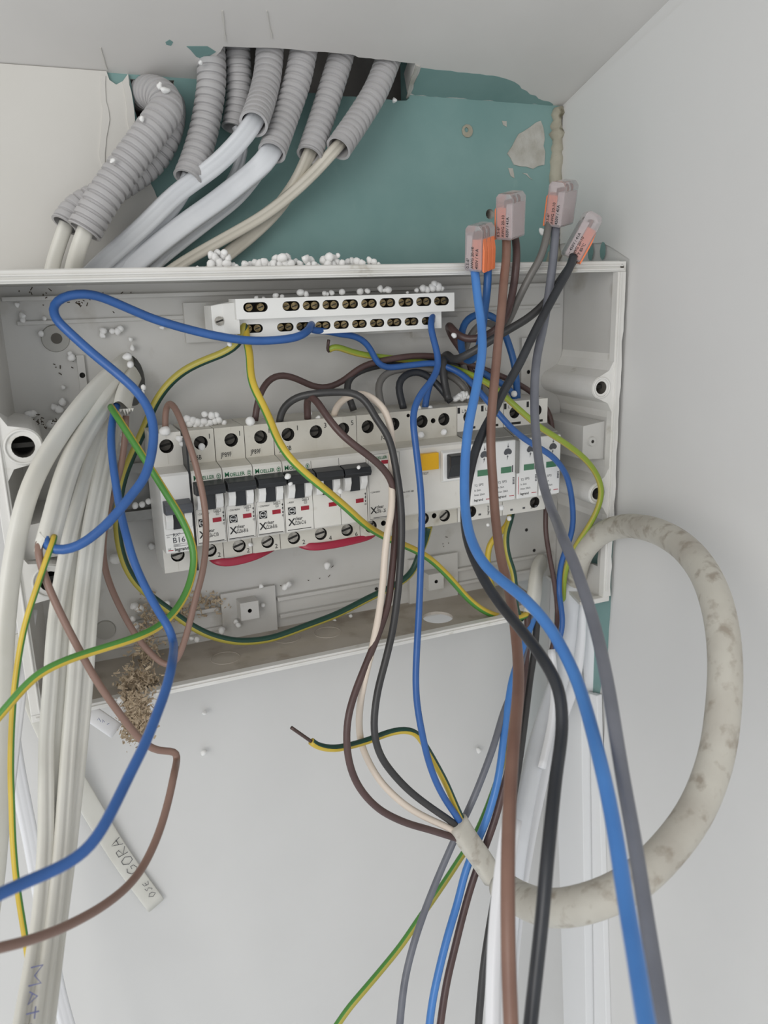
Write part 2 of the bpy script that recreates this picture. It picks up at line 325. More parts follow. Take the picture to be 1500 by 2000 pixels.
# rim: flange and raised sealing bead, right side ragged
g = G(); g.box(BX0 - 0.6, BX1 + 0.8, RY - 1.5, RY + 5, BZ1 - 5.6, BZ1 + 0.8); g.box(BX0 - 0.6, BX1 + 0.8, RY + 5, RY + 14, BZ1 - 0.6, BZ1 + 1.4)
g.box(BX0 + 1.5, BX1 - 2, RY - 3.0, RY - 1.4, BZ1 - 4.6, BZ1 - 3.4); g.box(BX0 + 1.5, BX1 - 2, RY - 2.6, RY - 1.4, BZ1 - 2.2, BZ1 - 1.2); build('rim', g, 'rim_plastic', box, bevel=0.4)
g = G(); g.box(286, BX1 + 0.2, RY - 1.5, RY + 4, BZ0 - 0.6, BZ0 + 3.2); build('rim', g, 'rim_plastic', box, bevel=0.6)
g = G(); g.box(BX0 - 0.6, 224, RY - 1.5, RY + 4, BZ0 - 0.6, BZ0 + 3.6); g.box(BX0 + 1.5, 223, RY - 2.6, RY - 1.4, BZ0 + 1.2, BZ0 + 2.3); build('rim', g, 'rim_plastic', box, bevel=0.4)
random.seed(5)
o = [(BX1 - 5.6, BZ0 + 3), (BX1 - 5.6, BZ1 - 5.7)] + [(BX1 + 0.6 + random.uniform(-0.5, 0.6), BZ1 - 5.7 - i * 226 / 30) for i in range(31)]
g = G(); g.plate(o, [], (0, RY - 1.5, 0), XA, ZA, FR, 5.0); g.box(BX1 - 4.4, BX1 - 3.3, RY - 2.8, RY - 1.4, BZ0 + 8, BZ1 - 6); build('rim', g, 'rim_plastic', box)
g = G(); g.box(BX0 - 0.6, BX0 + 5.6, RY - 1.5, RY + 4, BZ0 + 3.7, BZ1 - 5.7); g.box(BX0 + 3.3, BX0 + 4.4, RY - 2.8, RY - 1.4, BZ0 + 5, BZ1 - 6); build('rim', g, 'rim_plastic', box, bevel=0.4)
g = G(); g.cyl((BX1 - 2.6, RY - 1.7, BZ1 - 2.4), (BX1 - 2.6, RY - 1.4, BZ1 - 2.4), 1.5, n=10); build('corner_hole', g, 'hole_mid', box)
# screw posts with their webs
def post(px, pz, side, nm='screw_post'):
    s = side; R_, H_ = (7.6, 4.3) if side > 0 else (9.6, 5.6)
    wx = (BX1 - 4) if s > 0 else (BX0 + 4)
    arc = [(px - s * R_ * math.cos(a), pz + R_ * math.sin(a)) for a in [math.radians(x) for x in range(-78, 79, 12)]]
    ol = [(wx, pz - 24), (wx - s * 1.5, pz - 17), (wx - s * 5, pz - 11.0)] + arc + [(wx - s * 5, pz + 11.0), (wx - s * 1.5, pz + 17), (wx, pz + 24)]
    hole = circ(px, pz, H_, 18)
    g = G(); g.plate(ol, [hole], (0, RY - 1.2, 0), XA, ZA, FR, BY - RY + 1, 0, hmi=1, hdepth=16, bmi=2, through=False)
    p = build(nm, g, ['rim_plastic', 'hole_mid', 'hole_dark'], box)
    g = G(); g.tube([V((px + (R_ - 1.0) * math.cos(a), RY - 1.6, pz + (R_ - 1.0) * math.sin(a))) for a in [i * math.pi / 12 for i in range(25)]], 0.7, 6, caps=False); build('post_lip', g, 'rim_plastic', p, smooth=True)
    g = G(); g.box(px - H_, px + H_, RY + 3.2, RY + 4.2, pz - 1.0, pz + 1.4, 0); build('slot_key', g, 'hole_dark', p)
    return p
post(293, 45.8, 1); post(293.5, -27.3, 1); post(-65.3, 41.5, -1); post(-61.5, -31.0, -1)
# block with a lid hinge hole between the right-hand posts, ledges above and below
g = G(); g.plate([(285, -3.5), (303, -5), (303, 21.5), (285, 19.5)], [circ(292, 8.5, 1.5, 12)], (0, RY + 6, 0), XA, ZA, FR, BY - RY - 8, 0, hmi=1, hdepth=5, bmi=1, through=False); build('hinge_block', g, ['box_plastic', 'hole_dark'], box, bevel=0.5)
g = G(); g.cyl((292, RY + 6.2, 8.5), (292, RY + 4.2, 8.5), 3.6, 3.0, 16); g2 = build('hinge_boss', g, 'box_plastic', box, smooth=False)
g = G(); g.cyl((292, RY + 4.3, 8.5), (292, RY + 4.1, 8.5), 1.2, n=10); build('hinge_hole', g, 'hole_dark', box)
g = G(); g.plate([(-76, -2), (-58, 0), (-40, -6), (-36, -20), (-76, -20)], [], (0, RY + 6, 0), XA, ZA, FR, BY - RY - 8); build('hinge_block', g, 'box_plastic', box, bevel=0.5)
# moulded details of the back panel
def bpanel(nm, u0, v0, u1, v1, th, m='box_plastic', hole=None, bev=0.6):
    a, b = P(u0, v0, BY), P(u1, v1, BY); g = G()
    ol = [(a.x, b.z), (b.x, b.z), (b.x, a.z), (a.x, a.z)]
    hs = [] if not hole else [circ((a.x + b.x) / 2, (a.z + b.z) / 2, hole, 12)]
    g.plate(ol, hs, (0, BY - th, 0), XA, ZA, FR, th - 0.02, 0, hmi=1, hdepth=th * 0.8, bmi=1 if hole else None, through=False)
    return build(nm, g, [m, 'hole_dark'], box, bevel=0 if hole else bev)
g = G(); g.plate(jag([(-18, 98), (42, 101), (44, 46), (-16, 44)], 200, 0, True), [], (0, BY - 1.0, 0), XA, ZA, FR, 0.9); 
bpanel('raised_pad', 355, 592, 470, 664, 4.0); bpanel('raised_pad', 800, 622, 892, 655, 4.0)
bpanel('mounting_strip', 148, 694, 172, 770, 2.5, hole=1.6)
bpanel('mounting_strip', 940, 700, 968, 790, 2.5); bpanel('mounting_strip', 1015, 660, 1040, 790, 3.0, hole=1.5)
bpanel('raised_pad', 428, 1158, 540, 1232, 3.5); bpanel('raised_pad', 795, 1092, 890, 1190, 3.5)
for u, v in ((488, 1193), (852, 1136)):
    c = P(u, v, BY - 14); g = G(); g.plate([(c.x - 6, c.z - 6), (c.x + 6, c.z - 6), (c.x + 6, c.z + 6), (c.x - 6, c.z + 6)], [circ(c.x, c.z, 1.4, 12)], (0, BY - 14, 0), XA, ZA, FR, 14, 0, hmi=1, hdepth=6, bmi=1, through=False); build('screw_block', g, ['box_plastic', 'hole_dark'], box)
for (u0, u1, v0) in ((540, 740, 1168), (545, 740, 1200), (260, 425, 1215)):
    a, b = P(u0, v0, BY), P(u1, v0 - (u1 - u0) * 0.17, BY); z = (a.z + b.z) / 2; g = G(); g.box(a.x, b.x, BY - 3.5, BY, z - 1.4, z + 1.4); build('stiffening_rib', g, 'box_plastic', box, bevel=0.5)
for (x0, x1, z, d) in ((-66, 300, 113.5, 5), (-60, 60, 100.5, 1.6), (195, 300, 98.5, 1.6), (205, 298, -88, 3.0), (205, 290, -99, 3.0), (-30, 60, -99, 2.5)):
    g = G(); g.box(x0, x1, BY - d, BY, z - 1.2, z + 1.2); build('stiffening_rib', g, 'box_plastic', box, bevel=0.5)
c = P(108, 661, BY); g = G(); g.cyl((c.x, BY, c.z), (c.x, BY - 1.4, c.z), 7.6, 7.2, 28); d = build('fixing_cap', g, 'disc_grey', box)
g = G(); g.cyl((c.x + 0.6, BY - 1.3, c.z), (c.x + 0.6, BY - 1.6, c.z), 3.0, n=18); build('fixing_hole', g, 'hole_mid', d)
c = P(205, 1230, BY); g = G(); g.cyl((c.x, BY, c.z), (c.x, BY - 1.4, c.z), 6.4, 6.0, 28); d = build('fixing_cap', g, 'disc_grey', box)
for u, v in ((1028, 1035), (1043, 1075), (735, 1150), (1105, 1022)):
    c = P(u, v, BY); g = G(); g.cyl((c.x, BY - 0.1, c.z), (c.x, BY - 0.3, c.z), 1.3, n=12); build('screw_hole', g, 'hole_dark', box)
# dead insects / soot specks in the shell
random.seed(11); g = G()
for cu, cv, sp, n, y in ((150, 588, 22, 16, 33), (70, 575, 30, 10, 35), (85, 828, 25, 22, 30), (250, 580, 50, 8, 36), (120, 720, 30, 6, 39), (600, 1140, 100, 8, 39), (860, 1060, 40, 6, 39)):
    for _ in range(n):
        u, v = cu + random.gauss(0, sp * 0.6), cv + random.gauss(0, sp * 0.3)
        p = P(u, v, y) if y else Pz(u, v, -106.6)
        a = V((random.uniform(-1, 1), random.uniform(-.3, .3), random.uniform(-1, 1))).normalized() * random.uniform(0.3, 1.1)
        b = a.orthogonal().normalized() * 0.18; g.obox(p, a, b, a.cross(b).normalized() * 0.18)
o = build('dirt_specks', g, 'soot', box); o['kind'] = 'stuff'
# rail
g = G(); g.prism([(-34, BY - 0.1, 0)] * 0 + [(-34, BY - 1.5, 12.5), (-34, BY - 7.5, 12.5), (-34, BY - 7.5, 17.5), (-34, BY - 8.5, 17.5), (-34, BY - 8.5, 11.5), (-34, BY - 2.5, 11.5), (-34, BY - 2.5, -11.5), (-34, BY - 8.5, -11.5), (-34, BY - 8.5, -17.5), (-34, BY - 7.5, -17.5), (-34, BY - 7.5, -12.5), (-34, BY - 1.5, -12.5)], (316, 0, 0))
tag(build('mounting_rail', g, 'steel_rail', org=(120, BY, 0)), 'steel top-hat rail behind the row of breakers, bare at its left end', 'rail')
# ================================================================== breakers
MW = 17.6
def poly_body(x0, x1, nscr_top, nscr_bot, zt=39.0, zb=-39.0, mats=None, rad=4.0, extra_top=(), extra_bot=(), mid=(17.0, -24.4), fy=-13.7):
    g = G(); D = BY - 9
    def plate(z0, z1, holes): g.plate([(x0, z0), (x1, z0), (x1, z1), (x0, z1)], holes, (0, 0, 0), XA, ZA, FR, 0, 1, hmi=2, hdepth=7, bmi=2)
    plate(20, zt, [circ(x, 31.4, rad, 16) for x in nscr_top] + [circ(x, z, r, 10) for x, z, r in extra_top])
    plate(zb, mid[1] - 1.5, [circ(x, -33.0, rad, 16) for x in nscr_bot] + [circ(x, z, r, 10) for x, z, r in extra_bot])
    prof = [(0, zt), (D, zt), (D, zb), (0, zb), (0, mid[1] - 1.5), (fy + 1.0, mid[1] - 1.0), (fy, mid[1]), (fy, mid[0]), (fy + 1.5, mid[0] + 1.2), (0, 20)]
    n = len(prof); a = [V((x0, y, z)) for y, z in prof]; b = [V((x1, y, z)) for y, z in prof]
    tr = [tuple(t) for t in tessellate_polygon([a])]
    g.add(a, tr, 0); g.add(b, tr, 0)
    for i in range(n):
        if i in (3, 9): continue                      # the two drilled terminal faces stand there already
        j = (i + 1) % n; up = 1 if prof[i][0] > -3 and prof[j][0] > -3 else 0
        g.add([a[i], a[j], b[j], b[i]], [(0, 1, 2, 3)], 1 if (i in (0, 8)) else 0)
    return g
def screw(x, z, parent, steel=True, ang=0.3):
    g = G(); g.cyl((x, 6.9, z), (x, 1.9 if steel else 4.6, z), 3.6, 3.3, 14, 0)
    c, s_ = math.cos(ang), math.sin(ang); y = 1.8 if steel else 4.5
    g.obox((x, y, z), V((c, 0, s_)) * 3.0, V((0, 0.15, 0)), V((-s_, 0, c)) * 0.6, 1)
    return build('terminal_screw', g, ['screw_steel' if steel else 'hole_mid', 'hole_dark'], parent)
def toggle(xc, w_, parent, col='toggle_black', z0=5.2, fy=-13.7):
    g = G(); g.prism([(xc - w_ / 2, fy, z0), (xc - w_ / 2, -22, z0 + 0.6), (xc - w_ / 2, -23.5, z0 + 3), (xc - w_ / 2, -22, z0 + 6), (xc - w_ / 2, fy, z0 + 7.2)], (w_, 0, 0)); t = build('toggle', g, col, parent, bevel=0.4)
    g = G(); g.box(xc - 3.1, xc + 3.1, -16.5, fy + 0.2, z0 - 9.2, z0 + 0.5); build('toggle_stem', g, 'toggle_black' if col == 'toggle_black' else 'toggle_black', t)
    for s_ in (-1, 1):
        g = G(); x = xc + s_ * 5.2; g.prism([(x - 2, fy, z0 - 9.5), (x - 2, -17.0, z0 - 8.5), (x - 2, -19.5, z0 - 3.5), (x - 2, -19.0, z0 + 0.2), (x - 2, fy, z0 + 0.4)], (4, 0, 0)); build('toggle_guard', g, 'cheek_white', parent, bevel=0.3)
    return t
def tx(b, size, x, z, m, parent, y=-13.85, **k): return text(b, size, (x, y, z), XA, ZA, m, parent, **k)
def qd(nm, x0, x1, z0, z1, m, parent, y=-13.7, th=0.25): g = G(); g.box(x0, x1, y - th, y + 0.2, z0, z1); return build(nm, g, m, parent)
def logo(x, z, parent, s_=4.6):
    l = qd('logo_tile', x, x + s_, z, z + s_, 'print_black', parent, th=0.2)
    g = G(); g.tube([V((x + s_ / 2 + s_ * 0.42 * math.cos(a), -13.95, z + s_ / 2 + s_ * 0.42 * math.sin(a))) for a in [i * math.pi / 10 for i in range(21)]], 0.16, 5, caps=False); build('logo_ring', g, 'label_white', parent)
    tx('F&G', s_ * 0.36, x + s_ / 2, z + s_ * 0.37, 'label_white', parent, y=-14.0, align='CENTER', bold=0.02)
def rect_line(x0, x1, z0, z1, m, parent, w_=0.15, y=-13.75, nm='print_frame'):
    g = G()
    for a, b, c, d in ((x0, x1, z0, z0 + w_), (x0, x1, z1 - w_, z1), (x0, x0 + w_, z0, z1), (x1 - w_, x1, z0, z1)): g.box(a, b, y - 0.12, y + 0.1, c, d)
    return build(nm, g, m, parent)
def arrows(x, z, parent):
    g = G()
    for dz, up in ((2.2, 1), (0, 1), (-2.0, -1)):
        g.prism([(x - 0.5, -13.8, z + dz), (x + 0.5, -13.8, z + dz), (x, -13.8, z + dz + 1.0 * up)], (0, -0.1, 0)); g.box(x - 0.1, x + 0.1, -13.9, -13.8, z + dz - 0.9, z + dz + 0.6)
    build('print_arrows', g, 'print_black', parent)
    g = G(); g.tube([V((x + 0.5 * math.cos(a), -13.85, z - 4.2 + 0.5 * math.sin(a))) for a in [i * math.pi / 6 for i in range(13)]], 0.1, 4, caps=False); build('print_circle', g, 'print_black', parent)
def xclear(x, z, code, parent):
    tx('X', 6.0, x - 0.4, z - 0.2, 'print_black', parent, bold=0.10, wide=0.95); tx('clear', 2.9, x + 3.6, z + 2.7, 'print_black', parent, bold=0.03, wide=0.85); tx(code, 3.2, x + 3.5, z - 0.2, 'print_black', parent, wide=0.52, bold=0.03)
def maker(x, z, parent, size=2.9):
    tx('M', size * 1.35, x, z, 'print_green', parent, bold=0.06, wide=0.9); tx('OELLER', size * 1.02, x + size * 1.0, z, 'print_green', parent, wide=0.87, bold=0.05)
    g = G(); cx = x + size * 4.9; g.tube([V((cx + 1.1 * math.cos(a), -13.8, z + 1.0 + 1.5 * math.sin(a))) for a in [i * math.pi / 8 for i in range(17)]], 0.12, 4, caps=False); g.box(cx - 0.5, cx + 0.5, -13.85, -13.75, z + 0.2, z + 0.8); g.box(cx - 0.5, cx + 0.5, -13.85, -13.75, z + 1.2, z + 1.8); build('maker_emblem', g, 'print_green', parent)
def mcb(n0, poles, code, batch, label, marks=('1', '2'), wire=()):
    x0, x1 = n0 * MW + 0.25, (n0 + poles) * MW - 0.25
    t = thing('circuit_breaker', label, 'circuit breaker', ((x0 + x1) / 2, 0, -39), 'miniature circuit breakers on the rail')
    cs = [n0 * MW + MW * (i + 0.5) + (0.9 if poles == 1 else 0) for i in range(poles)]
    bs = [c - (0 if poles == 1 else 0) for c in cs]
    build('body', poly_body(x0, x1, cs, bs), ['breaker_body', 'breaker_upper', 'hole_dark'], t)
    for i, c in enumerate(cs):
        screw(c, 31.4, t, False, random.uniform(-1, 1)); screw(bs[i], -33.0, t, True, random.uniform(0.1, 0.5))
        toggle(c - (0.9 if poles == 1 else 0), MW - 1.2 if poles == 1 else MW - 0.6, t)
        xl = n0 * MW + i * MW
        tx(str(int(marks[0]) + 2 * i), 4.2, xl + 13.8, 33.4, 'print_black', t, y=-0.15); tx(str(int(marks[1]) + 2 * i), 4.0, xl + 13.9, -37.8, 'print_black', t, y=-0.15)
        if i: qd('pole_seam', xl - 0.12, xl + 0.12, -24.8, 16.8, 'hole_mid', t, th=0.08)
        qd('indicator_window', xl + 10.0, xl + 15.0, -12.4, -9.9, 'red_window', t)
    xl = n0 * MW
    rect_line(xl + 0.8, xl + 16.9, -24.2, -3.8, 'print_grey', t, 0.12) if poles == 1 else None
    for i in range(poles): g = G(); c = cs[i]; g.box(c - 0.1, c + 0.1, -0.12, 0.1, 20.3, 27.2); g.box(c - 0.1, c + 0.1, -0.12, 0.1, 35.6, 38.8); build('mould_line', g, 'breaker_upper', t)
    tx(batch, 3.9, xl + 3.0, 21.9, 'print_black', t, y=-0.15, wide=0.72, bold=0.02)
    maker(xl + 1.2, 13.0, t)
    tx('~230/400V' if poles == 1 else '~400V', 1.5, xl + 1.8, -7.2, 'print_black', t)
    rect_line(xl + 11.0, xl + 15.0, -6.6, -5.0, 'print_black', t, 0.12); rect_line(xl + 12.2, xl + 13.8, -8.4, -6.9, 'print_black', t, 0.12); tx('6000', 1.2, xl + 11.5, -6.3, 'print_black', t); tx('3', 1.1, xl + 12.7, -8.1, 'print_black', t)
    logo(xl + 2.0, -14.2, t); arrows(xl + 16.3 + (0 if poles == 1 else MW * (poles - 1)), -9.6, t)
    xclear(xl + 2.2, -20.6, code, t)
    qd('label_edge', xl + 1.2, xl + 15.8, -23.8, -23.4, 'print_black', t, th=0.1)
    return t
random.seed(21)
mcb(1, 1, 'CLS6-C10', 'JF46B', 'grey single breaker marked C10, second from the left, brown wire hanging over it')
mcb(2, 1, 'CLS6-B16', 'JP89F', 'grey single breaker marked CLS6-B16, third from the left, unobstructed')
mcb(3, 1, 'CLS6-B16', 'JP89F', 'grey single breaker marked CLS6-B16, fourth from the left, beside the triple breaker')
mcb(4, 3, 'CLS6-C16', 'JQ50B', 'wide triple-pole breaker marked CLS6-C16 with three linked black toggles')
# the first one is of another make, with a dark grey toggle that is down
x0, x1 = 0.2, MW - 1.2
t = thing('circuit_breaker', 'leftmost single breaker marked B16 with a dark grey toggle switched down', 'circuit breaker', (8.5, 0, -43), 'miniature circuit breakers on the rail')
build('body', poly_body(x0, x1, [8.0], [8.4], 39, -43, mid=(17, -26.6)), ['label_white', 'breaker_body', 'hole_dark'], t)
screw(8.0, 31.4, t, False, 0.2); screw(8.4, -33.0, t, True, 0.2); toggle(8.2, 14.8, t, 'toggle_grey', -3.6)
tx('RX³', 2.7, 4.6, -17.6, 'print_grey', t); tx('B16', 4.6, 4.2, -21.4, 'print_grey', t, bold=0.02); rect_line(4.6, 12.2, -23.6, -22.2, 'print_grey', t, 0.12); tx('6000 3', 1.2, 5.0, -23.3, 'print_grey', t)
tx('legrand', 2.9, 4.9, -26.2, 'print_black', t, bold=0.05, wide=0.95); qd('red_dash', 1.4, 4.2, -25.7, -25.2, 'print_red', t, th=0.1)
tx('On', 1.3, 1.2, -18.0, 'print_grey', t); tx('Off', 1.3, 1.2, -25.0, 'print_grey', t); rect_line(1.0, 13.8, -16.4, -16.2, 'print_grey', t, 0.12)
for z0_, z1_ in ((35.6, 38.8), (21, 27), (-42.5, -36.5)): g = G(); g.box(8.1, 8.3, -0.12, 0.1, z0_, z1_); build('mould_line', g, 'breaker_upper', t)
g = G(); g.box(x1 + 0.1, x1 + 1.2, -12.5, 30, -40, 36); build('spacer', g, 'toggle_black', t)
# residual-current breaker, four modules
x0 = 7 * MW + 0.25; x1 = 11 * MW - 0.25
t = thing('residual_current_breaker', 'wide grey residual-current breaker with yellow test button and black switch', 'circuit breaker', ((x0 + x1) / 2, 0, -39))
xs = [130.7, 148.3, 168.2, 184.0]
build('body', poly_body(x0, x1, xs, xs, extra_top=[(176.2, 31.2, 1.7), (158.6, 36.0, 1.2)], extra_bot=[(139.5, -32, 1.8), (176.2, -32, 1.8)], rad=4.1), ['breaker_body', 'breaker_upper', 'hole_dark'], t)
for x in xs: screw(x, 31.4, t, False, 0.4); screw(x, -33.0, t, True, 0.6)
qd('test_button', 159.8, 171.2, 3.4, 13.8, 'yellow_button', t, th=3.2); tx('TEST', 2.1, 161.0, 0.0, 'print_black', t)
g = G(); g.prism([(174.0, -13.7, -6.5), (174.0, -17.5, -5.0), (174.0, -17.5, 13.0), (174.0, -13.7, 14.2)], (20.5, 0, 0)); build('switch_frame', g, 'label_white', t, bevel=0.6)
g = G(); g.prism([(176.4, -17.4, -4.0), (176.4, -20.5, -2.0), (176.4, -24.5, 6.0), (176.4, -23.5, 11.5), (176.4, -17.4, 12.4)], (17.0, 0, 0)); build('switch', g, 'toggle_black', t, bevel=0.8)
maker(127.0, 13.2, t, 2.5); qd('indicator_window', 133.2, 138.0, 10.0, 12.3, 'red_window', t)
tx('~230/400V', 1.5, 125.2, -7.6, 'print_black', t); xclear(125.6, -20.4, 'CFI6 - 25', t); tx('IΔn 0.03 A', 1.5, 147.2, -10.0, 'print_black', t); tx('¤', 2.4, 153.6, -10.3, 'print_black', t); qd('label_edge', 127, 139, -23.6, -23.3, 'print_black', t, th=0.1)
tx('JQ50B', 3.2, 139.5, 22.8, 'print_black', t, y=-0.15, wide=0.9); rect_line(124.5, 145.5, -24.2, 16.6, 'print_grey', t, 0.12)
g = G(); g.prism([(151.6, -0.1, -36.5), (154.0, -0.1, -36.5), (152.8, -0.1, -34.0)], (0, -0.1, 0)); build('print_mark', g, 'print_grey', t)
# two double surge arresters
def arrester(n0, label, tops, last):
    x0, x1 = n0 * MW + 0.3, (n0 + 2) * MW - 0.3
    t = thing('surge_arrester', label, 'surge arrester', ((x0 + x1) / 2, 0, -39), 'surge arresters at the right end of the rail')
    xs = [n0 * MW + 8.6, n0 * MW + 26.2]
    g = poly_body(x0, x1, xs, [xs[1]] if last else [xs[0] + 2], 39, -39, rad=4.0); build('body', g, ['breaker_body', 'breaker_body', 'hole_dark'], t)
    for x in xs: screw(x, 31.4, t, False, 0.2)
    screw(xs[1] if last else xs[0] + 2, -33.0, t, False, 0.4)
    g = G(); g.prism([(x0, 0.2, 22.4), (x0, -2.0, 21.6), (x0, -15.6, 17.0), (x0, -15.6, 15.5), (x0, 0, 15.5)], (x1 - x0, 0, 0)); build('shoulder', g, 'arrester_grey', t)
    for i in range(2):
        a = n0 * MW + i * MW + 0.5; b = a + MW - 1.1
        tx(tops[i], 2.9, xs[i] - 5.2, 34.6, 'print_black', t, y=-0.15); qd('print_block', xs[i] - 8.2, xs[i] - 6.4, 34.2, 38.0, 'print_black', t, y=0, th=0.12); qd('print_block', xs[i] - 2.5, xs[i] + 5, 23.4, 25.0, 'hole_dark', t, y=0, th=0.12)
        g = G(); g.prism([(a, -13.6, 16.5), (b, -13.6, 16.5), (b, -13.6, -23.8), (a, -13.6, -23.8)], (0, -3.4, 0)); c = build('cartridge', g, 'label_white', t, bevel=0.8)
        y = -17.1; g = G()
        g.plate([(x, z) for x, z in circ(a + 10.0, 9.5, 2.6, 16, 1.9)], [], (0, y - 0.05, 0), XA, ZA, FR, 0); g.plate(circ(a + 8.6, 8.7, 1.6, 10), [], (0, y - 0.06, 0), XA, ZA, FR, 0); g.plate(circ(a + 11.5, 8.9, 1.6, 10), [], (0, y - 0.07, 0), XA, ZA, FR, 0)
        g.prism([(a + 10.4, y, 15.0), (a + 9.6, y, 12.0), (a + 10.4, y, 12.3), (a + 10.2, y, 11.0), (a + 10.9, y, 13.0), (a + 10.2, y, 12.8)], (0, -0.1, 0)); g.prism([(a + 10.2, y, 7.6), (a + 9.2, y, 5.6), (a + 9.8, y, 5.7), (a + 9.4, y, 3.6), (a + 10.5, y, 6.4), (a + 9.9, y, 6.3)], (0, -0.1, 0))
        build('storm_symbol', g, 'print_grey', c)
        qd('indicator_window', a + 5.0, a + 13.0, -4.8, -0.8, 'green_window', c, y=-17.0, th=0.2); qd('window_edge', a + 13.4, a + 14.2, -4.8, -0.2, 'print_grey', c, y=-17.0, th=0.15)
        text('T2', 2.2, (a + 2.6, y - 0.05, -11.5), XA, ZA, 'print_grey', c); text('SPS', 2.2, (a + 5.8, y - 0.05, -11.2), XA, ZA, 'print_grey', c, wide=1.2)
        text('In 5kA', 1.8, (a + 2.6, y - 0.05, -14.6), XA, ZA, 'print_grey', c); text('Imax 20kA', 1.8, (a + 2.6, y - 0.05, -17.6), XA, ZA, 'print_grey', c); text('legrand', 2.3, (a + 2.4, y - 0.05, -21.2), XA, ZA, 'print_black', c, bold=0.03)
        qd('red_dash', a + 11.4, a + 15.2, -20.9, -20.5, 'print_red', c, y=-17.0, th=0.15)
        g = G()
        for k in range(5): g.box(a + 14.0, a + 15.4, -17.15, -17.0, -13.0 + k * 1.0, -12.4 + k * 1.0)
        build('print_bars', g, 'print_grey', c)
    if last: qd('red_line', x0 + 1.0, x0 + 1.3, -20.5, -8.5, 'print_red', t, y=-17.0, th=0.15)
    for k in range(3): qd('print_block', x0 + 6 + k * 10, x0 + 8 + k * 10, -36.5, -35.2, 'print_grey', t, y=0, th=0.12)
    text('legrand', 2.2, (x1 - 10.5, -0.15, -37.0), ZA, -XA, 'print_black', t, bold=0.02)
    return t
arrester(11, 'pair of surge arrester modules next to the residual-current breaker, behind the blue and brown wires', ('L/N', 'L'), False)
arrester(13, 'rightmost pair of surge arrester modules at the end of the rail', ('L', 'N'), True)
g = G(); g.prism([(13 * MW - 1.3, -13, 18), (13 * MW + 1.3, -13, 18), (13 * MW + 1.3, -18.6, 16), (13 * MW - 1.3, -18.6, 16)], (0, 0, -22)); tag(build('divider_strip', g, 'arrester_grey', bevel=0.5), 'narrow grey divider standing between the two surge arrester pairs', 'divider')
# ================================================================== terminal bar
tb = thing('terminal_bar', 'white two-row terminal bar with brass screws above the breakers', 'terminal bar', (122, BY, 88))
UZ0, UZ1, LZ0 = 99.0, 110.2, 88.6
def slots(y, us, vs0, h=4.4):
    r_ = []
    for a, b in us:
        c = P((a + b) / 2, vs0(a), y); l = P(a, vs0(a), y); r2 = P(b, vs0(b), y); r_.append((c.x, r2.x - l.x))
    return r_
k4 = lambda x: 380 + x / 2.778
up = [(k4(a), k4(b)) for a, b in ((265, 398), (478, 572), (588, 680), (695, 785), (802, 888), (905, 990), (1005, 1090), (1107, 1188), (1203, 1285), (1300, 1380))]
lo = [(k4(a), k4(b)) for a, b in ((268, 370), (447, 537), (552, 635), (655, 738), (755, 837), (855, 935), (952, 1030), (1045, 1123), (1140, 1215), (1233, 1305))]
for row, (us, y, z0, z1, x0, x1, vv) in enumerate(((up, 0.0, UZ0, UZ1, 53.2, 192.0, lambda u: 604), (lo, 8.0, LZ0, UZ0 - 0.2, 55.0, 187.0, lambda u: 634))):
    sl = slots(y, us, vv); zc = (z0 + z1) / 2 + (0.8 if row == 0 else -0.3)
    g = G(); g.plate([(x0, z0), (x1, z0), (x1, z1), (x0, z1)], [stad(x, zc, w_, 5.4 if row == 0 else 4.9) for x, w_ in sl], (0, y, 0), XA, ZA, FR, 16 if row == 0 else 22, 0, hmi=1, hdepth=7, bmi=1, through=False)
    r_ = build('upper_row' if row == 0 else 'lower_row', g, ['bar_white', 'hole_dark'], tb)
    for x, w_ in sl:
        for s_ in (-1, 1):
            xx = x + s_ * w_ * 0.24; g = G(); g.cyl((xx, y + 6, zc), (xx, y + 1.6, zc), min(2.1, w_ * 0.2), n=12); g.obox((xx, y + 1.5, zc), V((1.4, 0, 0.5)), V((0, .15, 0)), V((-0.1, 0, 0.28)), 1); build('clamp_screw', g, ['screw_brass', 'hole_dark'], r_)
a = P(412, 597, 12); b = P(462, 655, 12)
g = G(); g.prism([(a.x, 12, b.z), (54.5, 12, b.z), (54.5, 12, a.z + 2), (a.x, 12, a.z)], (0, 20, 0)); g.prism([(48, 12, b.z + 1), (55, 1.0, b.z + 1), (55, 1.0, a.z + 1.5), (48, 12, a.z + 1.0)], (0, 12, 0)); build('mounting_lug', g, 'bar_white', tb, bevel=0.4)
c = P(428, 627, 12); g = G(); g.cyl((c.x, 12.2, c.z), (c.x, 10.8, c.z), 2.6, n=14); g.obox((c.x, 10.7, c.z), V((2, 0, 0.6)), V((0, .2, 0)), V((-.15, 0, .4)), 1); build('lug_screw', g, ['screw_steel', 'hole_dark'], tb)
g = G(); g.box(186, 190, 14, 34, 90, 98); g.box(56, 188, 30, BY - 4.0, 86, 108); build('base', g, 'box_plastic', tb)
